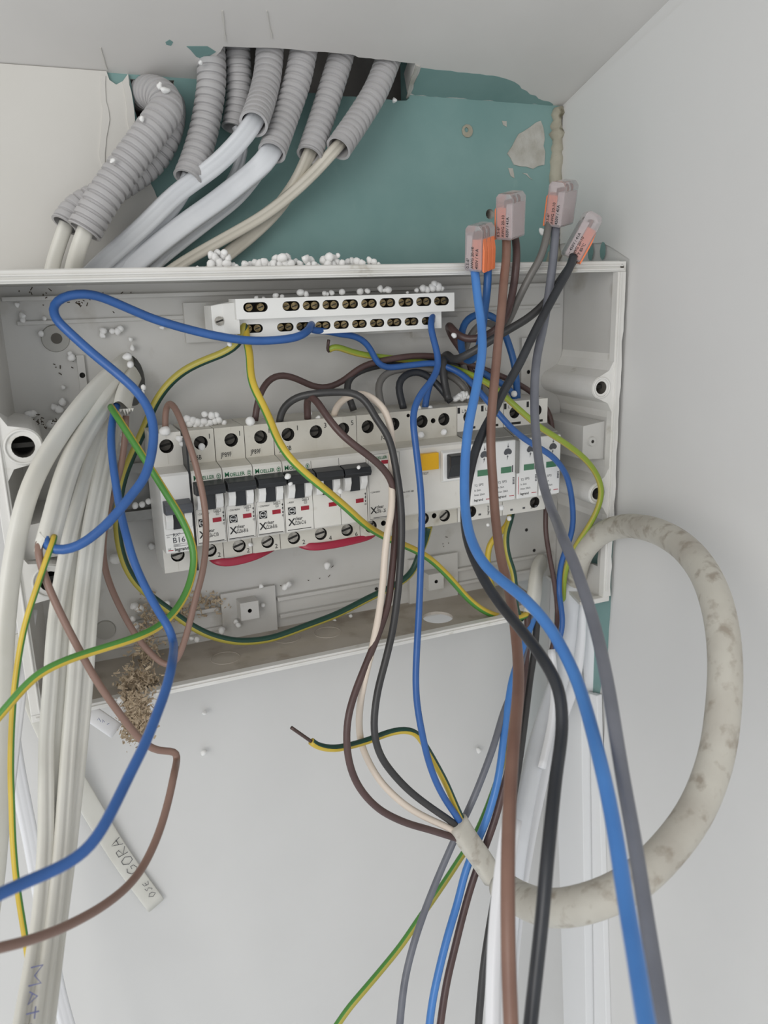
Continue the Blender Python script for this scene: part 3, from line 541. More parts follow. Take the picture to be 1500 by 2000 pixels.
# ================================================================== corrugated conduits
def conduit(label, spec, D, pitch=4.6):
    pts = path(spec, 2.0, 3); L = [0]
    for a, b in zip(pts, pts[1:]): L.append(L[-1] + (b - a).length)
    tot = L[-1]; n = max(12, int(tot / pitch * 12)); q = []; r_ = []; j = 0
    for i in range(n + 1):
        s_ = tot * i / n
        while j < len(L) - 2 and L[j + 1] < s_: j += 1
        q.append(pts[j].lerp(pts[j + 1], (s_ - L[j]) / max(1e-6, L[j + 1] - L[j])))
        ph = (s_ / pitch) % 1.0
        k = (0.985 if ph < 0.06 or ph > 0.62 else 1.0) if ph < 0.68 else 0.87
        r_.append(D / 2 * k)
    r_[-1] = D / 2; r_[-2] = D / 2; r_[-3] = D / 2
    t = thing('corrugated_conduit', label, 'conduit', q[-1], 'grey corrugated conduits above the box')
    g = G(); g.tube(q, r_, 28, 0, caps=False); build('sleeve', g, 'conduit_grey', t, smooth=True, sharp=38)
    k = min(len(q) - 1, 60); seg = q[-k:]
    g = G(); g.tube(seg, [D / 2 * 0.82] * len(seg), 26, 0, caps=False); build('bore', g, 'conduit_grey', t, smooth=True)
    T, A, B = frame(q[-1] - q[-3], V((0.2, -1, 0.1))); vs = []
    for i in range(26):
        a = 2 * math.pi * i / 26; d = A * math.cos(a) + B * math.sin(a); vs += [q[-1] + d * D * 0.5, q[-1] + d * D * 0.41]
    g = G(); g.add(vs, [(2 * i, (2 * i + 2) % 52, (2 * i + 3) % 52, 2 * i + 1) for i in range(26)]); build('cut_edge', g, 'conduit_grey', t)
    return t
conduit('frontmost grey conduit bending out of the wall opening at the left, flecked with plaster', [(262, 186, 95), (275, 184, 75), (296, 180, 58), (318, 190, 45), (325, 212, 38), (309, 238, 34), (272, 288, 31), (229, 347, 29), (195, 398, 27), (164, 452, 26)], 18.6)
conduit('grey conduit half hidden behind the left bent conduit', [(335, 195, 70), (336, 225, 55), (326, 268, 48), (296, 318, 48), (240, 360, 47), (190, 385, 45), (150, 408, 43), (126, 440, 40)], 15.5)
conduit('leftmost conduit hanging through the ceiling hole, longest of that row', [(398, 40, 52), (408, 75, 50), (412, 103, 48), (413, 160, 46), (407, 210, 44), (397, 260, 42), (381, 313, 38), (366, 350, 34)], 16.6)
conduit('short conduit at the back of the row, between the two leftmost ceiling conduits', [(455, 35, 53), (462, 75, 53), (463, 93, 53), (467, 160, 52), (465, 210, 51), (457, 252, 49)], 15.0)
conduit('conduit with a wide open mouth and a white cable, third in the ceiling row', [(533, 40, 46), (529, 75, 45), (527, 96, 44), (523, 143, 40), (512, 193, 32), (495, 242, 17)], 16.2)
conduit('conduit in the middle of the ceiling row with a torn mouth and flat white cable', [(604, 40, 44), (598, 75, 43), (593, 100, 42), (580, 160, 39), (557, 227, 34), (531, 298, 22)], 16.2)
conduit('second conduit from the right in the ceiling row, its cable twisting behind another', [(678, 45, 46), (672, 80, 46), (667, 107, 45), (651, 160, 42), (630, 227, 38), (604, 304, 28)], 15.4)
conduit('rightmost conduit of the ceiling row, slanting to the left', [(778, 55, 48), (768, 90, 46), (757, 120, 44), (734, 177, 38), (700, 233, 32), (661, 290, 22)], 15.6)
# ================================================================== flat cables
def fprof(W_, T_, lobes=3, n=36):
    out = []
    for i in range(n):
        a = 2 * math.pi * i / n; c, s_ = math.cos(a), math.sin(a)
        x = math.copysign(abs(c) ** 0.75, c); y = math.copysign(abs(s_) ** 0.55, s_)
        gr = sum(math.exp(-((x - k) / 0.075) ** 2) for k in ([-0.36, 0.36] if lobes == 3 else [0.0] if lobes == 2 else []))
        out.append((x * W_ / 2, y * T_ / 2 * (1 - 0.34 * gr)))
    return out
def hang(q, spec):                              # anything that leaves the picture goes on hanging down outside it
    u, v = spec[-1][:2]
    if v < 2015 and u > -15: return q
    d = (q[-1] - q[-3]).normalized(); p = q[-1].copy(); q = list(q)
    for _ in range(24):
        d = (d * 0.86 + V((0, 0, -0.14))).normalized(); p = p + d * 14; q.append(p.copy())
    return q
def flat(label, spec, W_, T_, m='cable_white', wide=(0.3, -1, 0.15), lobes=3, group='white cables', step=6.0):
    q = path(spec, step, 3); g = G(); g.tube(hang(q, spec), 1.0, prof=fprof(W_, T_, lobes), wide=V(wide)); o = build('flat_cable', g, m, smooth=True, org=q[-1])
    return tag(o, label, 'cable', group), q
up_g = 'white cables fanning from the conduits'
flat('round white cable leaving the front left conduit', [(170, 442, 25), (158, 472, 24), (148, 505, 30), (138, 545, 44), (128, 600, 47)], 8.2, 7.6, wide=(0.3, -1, .1), lobes=0, group=up_g)
flat('round white cable leaving the half-hidden left conduit', [(130, 436, 40), (118, 470, 40), (106, 505, 44), (97, 545, 47), (90, 600, 48)], 7.4, 7.0, lobes=0, group=up_g)
flat('pale blue-white cable running from the wide open conduit mouth down to the box', [(506, 215, 26), (490, 248, 18), (455, 290, 22), (415, 328, 30), (345, 378, 36), (285, 437, 42), (228, 488, 46), (178, 535, 48), (130, 590, 48)], 10.5, 6.5, 'cable_cool', group=up_g)
flat('pale cable running close below the one from the open conduit mouth', [(372, 340, 38), (362, 366, 42), (325, 422, 48), (268, 482, 50), (215, 535, 50), (180, 590, 50)], 9.0, 5.5, 'cable_cool', group=up_g)
flat('thin pale cable dropping from behind the open conduit mouth', [(462, 246, 47), (478, 275, 46), (470, 315, 47), (448, 362, 50), (405, 420, 52), (350, 470, 53), (290, 535, 53), (250, 590, 53)], 5.8, 5.0, 'cable_cool', group=up_g, lobes=2)
flat('wide flat pale cable from the torn middle conduit', [(538, 280, 27), (516, 318, 22), (475, 352, 33), (425, 392, 37), (368, 432, 42), (303, 482, 46), (240, 535, 50), (190, 590, 51)], 12.0, 5.5, 'cable_cool', group=up_g, wide=(0.2, -1, 0.5))
flat('thin pale cable directly under the wide flat one from the torn conduit', [(520, 318, 40), (470, 385, 46), (405, 437, 50), (335, 492, 53), (285, 535, 54), (240, 590, 54)], 6.5, 4.5, 'cable_cool', group=up_g, lobes=2)
flat('cream cable from the rightmost conduit sweeping down to the left', [(668, 276, 27), (640, 308, 24), (590, 360, 36), (520, 418, 42), (445, 462, 46), (375, 502, 49), (318, 540, 51), (270, 590, 52)], 6.8, 5.6, 'cable_cream', group=up_g, lobes=2)
flat('twisted cream flat cable from the second conduit from the right', [(609, 290, 31), (594, 325, 33), (568, 372, 43), (532, 420, 48), (478, 470, 52), (430, 508, 54), (400, 545, 54), (370, 590, 55)], 8.5, 4.5, 'cable_cream', group=up_g, wide=(0.6, -1, 0.3))
# the left-hand bundle, coming through the back of the box
lb = 'white sheathed cables hanging on the left'
flat('leftmost white cable from the box opening, curving past the left screw post', [(252, 700, 46), (238, 712, 30), (190, 756, 10), (143, 812, -8), (104, 868, -22), (74, 920, -34), (55, 965, -40), (38, 1025, -44), (27, 1085, -46), (18, 1145, -48), (10, 1230, -50), (6, 1330, -52), (2, 1500, -60), (-8, 1700, -70), (-40, 1900, -80)], 9.4, 6.0, group=lb, lobes=0, wide=(0.6, -1, 0))
o, q = flat('white cable with slit sheath releasing blue, brown and striped cores', [(256, 715, 46), (240, 735, 30), (212, 776, 12), (175, 830, -2), (142, 892, -20), (120, 955, -36), (106, 1012, -47), (96, 1046, -53), (92, 1066, -56)], 11.5, 6.5, group=lb, wide=(0.5, -1, 0), lobes=2)
g = G(); a = P(78, 1030, -57); g.prism([P(77, 1040, -57), P(88, 1052, -59), P(80, 1072, -61), P(66, 1077, -60)], (0.3, 0.8, 0.2)); ORG[o] = q[-1]; build('sheath_flap', g, 'cable_white', o)
lev = [(720, 236, 258, 44), (745, 226, 252, 34), (820, 198, 230, 14), (920, 166, 216, -8), (1020, 134, 203, -28), (1120, 111, 195, -38), (1220, 95, 187, -46), (1330, 87, 180, -52), (1440, 79, 170, -62), (1500, 79, 163, -70), (1600, 81, 150, -86), (1667, 80, 142, -98), (1800, 70, 123, -122), (2000, 33, 100, -160), (2080, 15, 90, -176)]
nm = ['first', 'second', 'third', 'rightmost']
for k, fr in enumerate((0.13, 0.38, 0.62, 0.87)):
    sp = []
    for i, (v, l, r_, y) in enumerate(lev):
        sp.append((l + (r_ - l) * fr, v, y + (2.0 if k % 2 else -2.0) + (4 * k if i < 3 else 0)))
    o, q = flat('%s strand of the four-strand white cable bundle hanging down the left' % nm[k], sp, 7.4, 4.6, group=lb, lobes=2 if k != 1 else 3, wide=(0.35, -1, 0.05))
    ORG[o] = q[-1]
    if k == 1:
        # handwriting in blue ink near the lower end
        A = P(62, 1885, -139.5 - 3.2); B = P(48, 2010, -163 - 3.2); ex = (B - A).normalized(); ey = V((0.9, -0.4, 0)) ; ey = (ey - ex * ey.dot(ex)).normalized()
        lines = [[(0, 0), (0, 4), (3, 1.6), (6, 4), (6, 0)], [(8, 0.5), (10, 3.2), (12, 0.5), (9, 1.5)], [(15, 4.2), (15, 0.3)], [(13.2, 3), (17, 3)], [(19, 0.2), (20.5, 4.5), (22, 4)], [(18.4, 2.2), (21.6, 2.2)]]
        strokes([[(x, y + 0) for x, y in l] for l in lines], A - ey * 0.5 + V((0, -1.4, 0)), ex, ey, 1.25, 0.28, 'ink_blue', o)
# torn sheath stub with blue, striped and brown cores at the opening
g = G(); T = path([(262, 730, 34), (246, 765, 16), (238, 798, 4)], 4, 1); g.tube(T, 1.0, prof=fprof(10.5, 6, 0), wide=V((0.5, -1, 0)), caps=False); o = tag(build('cable_sheath', g, 'cable_white', smooth=True, org=T[-1]), 'torn short white sheath end where blue, striped and brown cores come out', 'cable', lb)
g = G(); 
for i in range(7):
    c = T[-1] + V((-4.5 + i * 1.5, -2.4 + 0.3 * (i % 2), 0)); g.prism([c, c + V((1.5, 0, 0)), c + V((0.7 + random.uniform(-.6, .6), -0.3, -random.uniform(1.5, 4.5)))], (0, 0.5, 0))
ORG[o] = T[-1]; build('torn_edge', g, 'cable_white', o)
# loose flat cables behind the bundle
o, q = flat('pale flat cable slanting behind the bundle with handwriting near its end', [(30, 1240, 20), (60, 1345, 30), (98, 1440, 45), (155, 1540, 52), (220, 1648, 55), (262, 1710, 56), (305, 1768, 56)], 13.0, 2.2, 'cable_white', group=lb, wide=(0.2, -1, 0.1), lobes=0)
ORG[o] = q[-1]; A = P(262, 1705, 54.2); B = P(214, 1625, 54.2); ex = (B - A).normalized(); ey = -V((ex.z, 0, -ex.x)).normalized()
L4 = [[(3.6, 3.6), (2, 4.2), (0.3, 3), (0.3, 1.2), (2, 0), (3.8, 0.8), (3.8, 2), (2.4, 2)], [(6.4, 0), (5.2, 2), (6.4, 4), (8, 4), (9.2, 2), (8, 0), (6.4, 0)], [(10.6, 0), (10.6, 4), (13, 4), (13.4, 2.8), (10.8, 2), (13.8, 0)], [(15.2, 0), (17, 4.4), (18.8, 0)], [(15.8, 1.6), (18.4, 1.6)]]
strokes(L4, A - ey * 3.6 + V((0, -0.4, 0)), ex, ey, 1.7, 0.22, 'ink_black', o)
L5 = [[(3, 3), (1.5, 4), (0.2, 2), (1.5, 0.2), (3, 1.5), (3, 3)], [(7.2, 3.8), (5.4, 3.4), (6.8, 2), (5.2, 0.4), (4.6, 1)], [(10.8, 3.6), (9, 3.2), (8.8, 1), (10.8, 0.4)], [(9, 2), (10.6, 2.2)]]
strokes(L5, P(297, 1752, 54.4) - ey * 3.6 + V((0, -0.4, 0)), ex, ey, 1.3, 0.2, 'ink_black', o)
flat('white cable hanging far left behind the bundle, lower end passing out of the picture', [(8, 1290, -10), (18, 1400, -5), (32, 1500, 0), (60, 1640, 5), (85, 1780, 5), (112, 1930, 0), (148, 2060, -10)], 9.0, 5.0, 'cable_bright', group=lb)
flat('faint white cable near the left edge, below the lower left screw post', [(60, 1190, 10), (45, 1300, 0), (30, 1420, -12), (14, 1560, -25), (0, 1660, -35)], 7.0, 5.0, 'cable_bright', group=lb)
o, q = flat('short pale cable end with blue handwriting under the lower edge of the box', [(150, 1375, 0), (190, 1402, -8), (228, 1428, -14)], 9.5, 2.5, 'cable_bright', group=lb, wide=(0.1, -1, 0.3), lobes=0, step=3)
ORG[o] = q[-1]; A = P(190, 1404, -10.5); strokes([[(0, 0), (1, 2), (2, 0)], [(3, 0), (3.4, 2), (4.6, 1)], [(6, 0.2), (7.6, 1.8)]], A + V((0, -1.5, 0)), (P(210, 1414, -12) - A).normalized(), ZA, 1.0, 0.16, 'ink_blue', o)
# lower right: cables out of the box corner
rb = 'pale cables below the right corner of the box'
flat('wide pale cable bundle strand falling from the right corner of the box, left strand', [(1118, 1140, 8), (1112, 1190, 2), (1106, 1260, -4), (1092, 1330, -12), (1060, 1420, -25), (1035, 1520, -45), (1012, 1640, -65), (995, 1780, -80), (985, 1900, -90), (978, 2060, -100)], 14.0, 6.0, 'cable_cool', group=rb, wide=(-0.55, -0.8, 0.2))
flat('pale cable strand beside the corner bundle, bright in the middle strip', [(1128, 1140, 8), (1129, 1190, 4), (1126, 1270, 0), (1112, 1345, -8), (1072, 1450, -22), (1044, 1560, -40), (1020, 1680, -58), (1002, 1800, -72), (992, 1920, -80), (988, 2060, -90)], 13.0, 6.0, 'cable_bright', group=rb, wide=(-0.55, -0.8, 0.2))
flat('pale cable ending in a cut at the top of the white trunking', [(1136, 1140, 8), (1144, 1190, 6), (1152, 1260, 4), (1158, 1352, 2)], 12.5, 6.0, 'cable_bright', group=rb, wide=(-0.55, -0.8, 0.2))
flat('outermost pale cable beside the bare green board strip at the box corner', [(1128, 1120, 30), (1118, 1180, 26), (1112, 1260, 22), (1104, 1330, 16), (1085, 1420, 0)], 12.0, 6.0, 'cable_cool', group=rb, wide=(-0.55, -0.8, 0.2))
flat('blurred white cable running down behind the big brown wire', [(1000, 1600, 330), (985, 1700, 325), (975, 1800, 318), (970, 1900, 312), (968, 2060, 305)], 9.0, 5.5, 'cable_bright', group=rb, lobes=2)
flat('short white sheath end around the thin brown and blue cores near the corner', [(1077, 1268, -12), (1080, 1300, -16), (1084, 1350, -22), (1076, 1420, -32), (1058, 1500, -48)], 5.0, 5.0, 'cable_bright', group=rb, lobes=0)
# thick grey-white loop
q = path([(1126, 1185, 25), (1125, 1120, 5), (1140, 1075, -12), (1172, 1042, -24), (1220, 1027, 545), (1280, 1036, 500), (1340, 1072, 460), (1385, 1135, 425), (1409, 1215, 403), (1417, 1300, 390), (1414, 1370, 383), (1402, 1470, 375), (1365, 1575, 365), (1315, 1648, 355), (1250, 1715, 345), (1190, 1750, 342), (1120, 1772, 345), (1060, 1772, 365), (1015, 1755, 395), (985, 1735, 425)], 6, 4)
g = G(); g.tube(q, 8.0, 22); tag(build('thick_cable', g, 'cable_dirty', smooth=True, org=q[-1]), 'thick dirty off-white cable making a big loop at the right', 'cable')
# white trunking on the right wall
def rw(u, v, x): return Px(u, v, x)
t = thing('cable_trunking', 'white plastic cable trunking on the wall below the right end of the box', 'trunking', Px(1150, 2000, WX - 2))
top = lambda: None
g = G(); a = [Px(1104, 1290, WX - 2), Px(1126, 2110, WX - 2), Px(1169, 2110, WX - 2), Px(1160, 1352, WX - 2), Px(1146, 1349, WX - 2), Px(1140, 1300, WX - 2)]; g.prism(a, (-12, 0, 0)); build('cover', g, 'trunk_white', t, bevel=0.6)
g = G(); a = [Px(1162, 1352, WX - 1.6), Px(1171, 2110, WX - 1.6), Px(1197, 2110, WX - 1.6), Px(1176, 1356, WX - 1.6)]; g.prism(a, (-5, 0, 0)); build('side_channel', g, 'trunk_white', t, bevel=0.5)
g = G(); a = [Px(1104, 1530, WX - 2.2), Px(1106, 1565, WX - 2.2), Px(1109, 1565, WX - 2.2), Px(1107, 1530, WX - 2.2)]; g.prism(a, (-12.4, 0, 0)); build('gap_slot', g, 'hole_dark', t)
# cut sheath pieces that hold cores
T = path([(893, 1606, -72), (912, 1638, -74), (936, 1672, -76), (962, 1712, -78)], 4, 1)
g = G(); g.tube(T, 1.0, prof=fprof(14.5, 9.0, 0), wide=V((0.5, -1, 0.1))); tag(build('cable_sheath', g, 'cable_dirty', smooth=True, org=T[-1]), 'short ribbed off-white cable sheath holding five cores, in the lower middle', 'cable')
T = path([(1058, 1098, 34), (1050, 1112, 24), (1046, 1135, 14), (1043, 1165, 6), (1036, 1200, 0)], 4, 1)
g = G(); g.tube(T, 1.0, prof=fprof(14.0, 8.0, 0), wide=V((0.5, -1, 0.1))); tag(build('cable_sheath', g, 'cable_white', smooth=True, org=T[-1]), 'white sheath stub bending down over the lower edge of the box at the right', 'cable')
# ================================================================== wires
def wire(name, label, mats, D, spec, group, bare=None, a0=0.0, twist=0.0, frac=0.5, n=14, step=4.0, cat='wire', sm=2):
    q = path(spec, step, sm); g = G(); two = isinstance(mats, list) and len(mats) == 2
    mf = (lambda i, k: 1 if ((k / n + 0.0) % 1.0) < frac else 0) if two else None
    g.tube(hang(q, spec), D / 2, n, 0, mfun=mf, a0=a0, twist=twist)
    o = build(name, g, mats, smooth=True, org=q[0]); tag(o, label, cat, group); ORG[o] = q[0]
    if bare:
        qb = path(bare, 3.0, 0); gb = G(); gb.tube(qb, D * 0.24, 10); build('bare_conductor', gb, 'copper_dark', o, smooth=True)
    return o
YG = ['yellow_pvc', 'green_pvc']; gl = 'loose cores on the left'; gm = 'cores feeding the middle sheath'; gr = 'cores on the right of the box'; gb_ = 'heavy wires with lever connectors'; gt = 'wire arcs above the breakers'; gd = 'cores running down to the bottom'
wire('blue_wire', 'blue wire from the bar looping at the top left and back to the slit cable', 'blue_pvc', 4.7, [(608, 634, 9), (603, 644, 2), (590, 654, -3), (570, 661, -5), (500, 666, -6), (433, 658, -6), (367, 643, -4), (300, 623, -2), (250, 602, -2), (200, 581, -4), (167, 574, -6), (135, 576, -6), (111, 588, -6), (103, 604, -8), (110, 624, -12), (133, 647, -15), (177, 687, -18), (227, 728, -22), (267, 764, -28), (290, 798, -34), (300, 835, -40), (298, 877, -46), (284, 929, -52), (256, 968, -57), (215, 1017, -62), (184, 1045, -63), (153, 1066, -63), (123, 1075, -62), (98, 1071, -60), (87, 1058, -57), (90, 1040, -54)], gl)
wire('blue_wire', 'blue wire from the torn sheath sweeping down and out at the lower left', 'blue_pvc', 4.1, [(228, 792, 5), (222, 808, 0), (217, 850, -12), (220, 900, -24), (227, 950, -34), (236, 1002, -42), (248, 1051, -50), (264, 1103, -58), (285, 1149, -66), (310, 1195, -76), (331, 1228, -84), (339, 1257, -88), (336, 1296, 352), (325, 1343, 340), (307, 1393, 328), (283, 1453, 315), (253, 1513, 303), (227, 1567, 294), (200, 1618, 284), (177, 1651, 279), (147, 1677, 274), (100, 1702, 268), (50, 1723, 261), (0, 1746, 254), (-80, 1785, 244)], gl)
wire('striped_wire', 'green-yellow wire from the torn sheath curving under the breakers to the left edge', ['yellow_pvc', 'green_pvc'], 3.9, [(217, 795, 3), (222, 803, -4), (233, 820, -10), (257, 857, -18), (283, 897, -26), (307, 935, -32), (330, 972, -38), (350, 1004, -42), (368, 1041, -45), (379, 1080, -48), (376, 1120, -52), (362, 1162, -58), (337, 1200, -64), (307, 1226, -70), (264, 1246, -76), (215, 1262, -80), (160, 1279, -84), (117, 1295, -88), (77, 1316, -90), (46, 1344, -92), (18, 1376, -94), (-20, 1420, -96)], gl, a0=0.2, twist=0.001)
wire('striped_wire', 'thin green-yellow wire hanging straight down from the slit cable at the left edge', ['yellow_pvc', 'green_pvc'], 3.0, [(106, 1048, -56), (104, 1058, -60), (95, 1080, -63), (83, 1116, -65), (67, 1162, -68), (49, 1220, -70), (37, 1281, -72), (28, 1349, -75), (23, 1420, -78), (21, 1500, -82), (23, 1567, -86), (25, 1633, -90), (30, 1700, -95), (38, 1762, -98), (47, 1817, -102), (56, 1880, -104)], gl, a0=-3.2)
wire('brown_wire', 'brown wire from the slit cable with a sharp kink, curving out at the lower left', 'brown_tan', 3.7, [(77, 1060, -57), (75, 1076, -60), (79, 1098, -62), (89, 1131, -64), (107, 1174, -67), (129, 1220, -70), (153, 1266, -73), (181, 1317, -76), (212, 1364, -78), (242, 1405, -78), (266, 1435, -78), (288, 1456, -78), (310, 1466, -78), (332, 1467, -78), (344, 1472, -79), (345, 1486, -80), (340, 1512, 402), (328, 1567, 392), (310, 1627, 380), (283, 1686, 366), (250, 1730, 350), (200, 1770, 330), (133, 1807, 308), (67, 1833, 290), (0, 1851, 275), (-80, 1868, 260)], gl, sm=1)
wire('brown_wire', 'brown wire looping from the leftmost breaker down and back to the torn sheath', 'brown_tan', 3.6, [(323, 838, 3), (323, 806, 2), (327, 792, 0), (333, 787, -6), (341, 796, -12), (350, 813, -18), (367, 860, -27), (383, 910, -32), (396, 967, -34), (402, 1012, -35), (402, 1067, -36), (396, 1116, -36), (383, 1165, -36), (371, 1214, -35), (359, 1257, -33), (346, 1288, -30), (332, 1299, -28), (315, 1295, -26), (298, 1279, -24), (276, 1256, -22), (252, 1219, -20), (230, 1177, -18), (212, 1134, -16), (202, 1091, -14), (202, 1051, -12), (208, 1011, -10), (216, 972, -6), (233, 926, 0), (243, 867, 4), (246, 812, 6)], gl)
wire('striped_wire', 'dark green-yellow wire from the bar around the left of the breakers and under them', ['yellow_dull', 'green_dark'], 4.8, [(477, 628, 13), (476, 640, 8), (474, 652, 6), (463, 673, 8), (434, 691, 12), (400, 704, 16), (360, 724, 20), (327, 753, 24), (303, 788, 27), (288, 822, 28), (267, 870, 28), (250, 908, 28), (238, 945, 26), (231, 990, 24), (229, 1027, 22), (234, 1067, 20), (246, 1106, 18), (267, 1140, 16), (298, 1168, 14), (331, 1192, 12), (368, 1219, 10), (408, 1240, 8), (450, 1251, 8), (483, 1253, 8), (533, 1246, 9), (600, 1222, 12), (660, 1199, 16), (717, 1170, 20), (760, 1149, 22), (790, 1132, 23), (808, 1112, 24), (817, 1088, 24), (830, 1058, 20), (838, 1028, 14)], gl, a0=-3.0, twist=0.004)
wire('striped_wire', 'yellow wire with green stripe from the bar diagonally across the breakers', ['yellow_pvc', 'green_pvc'], 4.5, [(478, 630, 14), (480, 650, 6), (483, 671, 2), (488, 696, -2), (489, 728, -8), (496, 757, -13), (512, 788, -18), (528, 823, -24), (542, 858, -30), (562, 890, -36), (585, 914, -40), (612, 938, -42), (643, 963, -42), (677, 992, -38), (710, 1022, -30), (740, 1042, -22), (773, 1058, -16), (810, 1074, -12), (840, 1092, -10), (868, 1118, -10), (890, 1142, -10), (912, 1167, -10), (940, 1190, -10), (973, 1204, -8), (1005, 1208, -4), (1030, 1200, 0)], gm, frac=0.3, a0=1.6, twist=-0.010)
wire('brown_wire', 'dark brown wire arching from the fourth breaker to the right over the switchgear', 'brown_dark', 4.0, [(498, 822, 8), (500, 805, 8), (504, 784, 9), (513, 759, 12), (530, 739, 15), (553, 733, 17), (580, 740, 19), (610, 754, 20), (639, 757, 21), (668, 745, 22), (690, 728, 22), (712, 714, 22), (740, 706, 22), (776, 699, 22), (812, 695, 22), (850, 696, 22), (885, 702, 23), (915, 711, 24), (950, 723, 24), (1000, 744, 24), (1035, 764, 23), (1058, 786, 22), (1074, 812, 18), (1078, 840, 14)], gt)
wire('black_wire', 'charcoal wire dropping into the residual-current breaker under the dark brown arch', 'charcoal_pvc', 4.4, [(691, 802, 12), (683, 780, 14), (677, 759, 18), (682, 740, 22), (704, 724, 26), (745, 713, 28), (800, 705, 29), (855, 703, 29), (895, 714, 28), (935, 736, 26), (962, 758, 24), (975, 785, 16)], gt)
wire('grey_wire', 'warm grey wire arc between residual-current breaker and surge arrester', 'grey_warm', 4.6, [(745, 792, 10), (740, 770, 14), (739, 752, 17), (748, 735, 20), (768, 724, 22), (795, 720, 22), (830, 720, 22), (866, 728, 22), (895, 744, 20), (912, 766, 16), (918, 790, 10)], gt)
wire('black_wire', 'black wire arc from the residual-current breaker to the first surge arrester', 'black_pvc', 4.7, [(788, 798, 10), (783, 778, 13), (778, 757, 16), (783, 740, 18), (798, 729, 20), (820, 727, 20), (842, 740, 19), (862, 760, 16), (880, 784, 10)], gt)
wire('black_wire', 'charcoal wire from the slanting connector, running left to a bend above the arresters', 'charcoal_pvc', 5.0, [(1127, 498, -30), (1115, 518, -31), (1093, 549, -31), (1067, 589, -30), (1033, 620, -28), (1000, 640, -25), (965, 661, -20), (930, 683, -14), (904, 697, -8), (888, 703, -2), (879, 698, 3), (874, 691, 8), (867, 697, 12), (865, 717, 14), (868, 747, 14), (876, 782, 9)], gb_)
wire('brown_wire', 'dark brown wire behind the big brown one, hooking left above the arresters', 'brown_dark', 4.8, [(1006, 462, -15), (1009, 490, -22), (1007, 530, -25), (1001, 572, -22), (990, 615, -16), (972, 641, -10), (948, 656, -5), (920, 663, 0), (899, 658, 5), (886, 646, 9), (879, 636, 16), (876, 640, 26), (884, 660, 32), (905, 690, 30), (920, 730, 24), (926, 775, 12)], gb_)
wire('grey_wire', 'warm grey wire from the highest connector curving left inside the blue ring', 'grey_warm', 4.6, [(1072, 430, -22), (1069, 455, -27), (1057, 500, -28), (1034, 541, -26), (1010, 590, -20), (996, 622, -12), (982, 640, -4), (966, 636, 8), (950, 630, 16), (932, 638, 22), (917, 660, 26), (906, 690, 26), (905, 716, 24), (915, 742, 22), (930, 770, 16), (938, 790, 10)], gb_)
wire('blue_wire', 'thinner blue wire from the blue connector curling into a ring above the arresters', 'blue_dark', 4.8, [(952, 512, -25), (953, 535, -27), (951, 570, -27), (946, 610, -22), (942, 645, -15), (936, 675, -8), (926, 700, 0), (912, 705, 8), (903, 690, 14), (900, 665, 18), (903, 643, 20), (913, 624, 22), (930, 614, 22), (950, 613, 22), (968, 622, 22), (981, 641, 22), (991, 665, 22), (1002, 700, 20), (1008, 735, 18), (1010, 780, 12)], gb_)
wire('blue_wire', 'big light blue wire from the blue connector down to the lower right corner', 'blue_light', 5.2, [(925, 510, -27), (928, 535, -29), (933, 583, -34), (940, 633, -42), (942, 683, -52), (935, 733, -60), (925, 783, -68), (915, 833, -74), (909, 890, -80), (907, 950, -88), (909, 998, -98), (917, 1043, -112), (932, 1080, -126), (954, 1111, -140), (984, 1137, -154), (1017, 1163, 372), (1047, 1193, 362), (1077, 1231, 352), (1100, 1271, 343), (1124, 1322, 332), (1143, 1378, 318), (1160, 1440, 302), (1177, 1508, 286), (1192, 1577, 275), (1207, 1662, 262), (1221, 1753, 250), (1240, 1863, 234), (1262, 1999, 216), (1278, 2080, 206)], gb_, n=18)
wire('brown_wire', 'big brown wire from the brown connector straight down through the picture', 'brown_pvc', 5.3, [(989, 455, -25), (989, 500, -28), (984, 550, -33), (980, 600, -40), (973, 667, -48), (967, 733, -54), (962, 783, -58), (959, 833, -62), (959, 883, -66), (963, 943, -72), (967, 1005, -80), (977, 1083, -94), (990, 1137, -106), (1000, 1183, 425), (1007, 1237, 408), (1012, 1290, 390), (1012, 1350, 368), (1007, 1410, 350), (1003, 1450, 338), (998, 1515, 325), (994, 1607, 310), (992, 1680, 301), (992, 1790, 292), (994, 1900, 286), (998, 2000, 280), (1001, 2080, 276)], gb_, n=18)
wire('black_wire', 'big black wire from the slanting connector crossing to the left and down to the bottom', 'black_pvc', 5.2, [(1120, 500, -34), (1113, 522, -37), (1093, 558, -40), (1070, 600, -43), (1043, 651, -46), (1017, 706, -48), (997, 741, -50), (977, 777, -52), (962, 809, -54), (943, 844, -58), (928, 882, -62), (919, 917, -68), (911, 960, -74), (908, 1010, -86), (914, 1057, -100), (930, 1100, -114), (950, 1140, -128), (977, 1180, 404), (1007, 1217, 384), (1040, 1258, 362), (1067, 1297, 348), (1087, 1335, 340), (1096, 1373, 336), (1098, 1410, 334), (1095, 1453, 330), (1086, 1515, 320), (1076, 1607, 306), (1067, 1698, 298), (1059, 1790, 294), (1047, 1900, 292), (1036, 1999, 290), (1028, 2080, 288)], gb_, n=18)
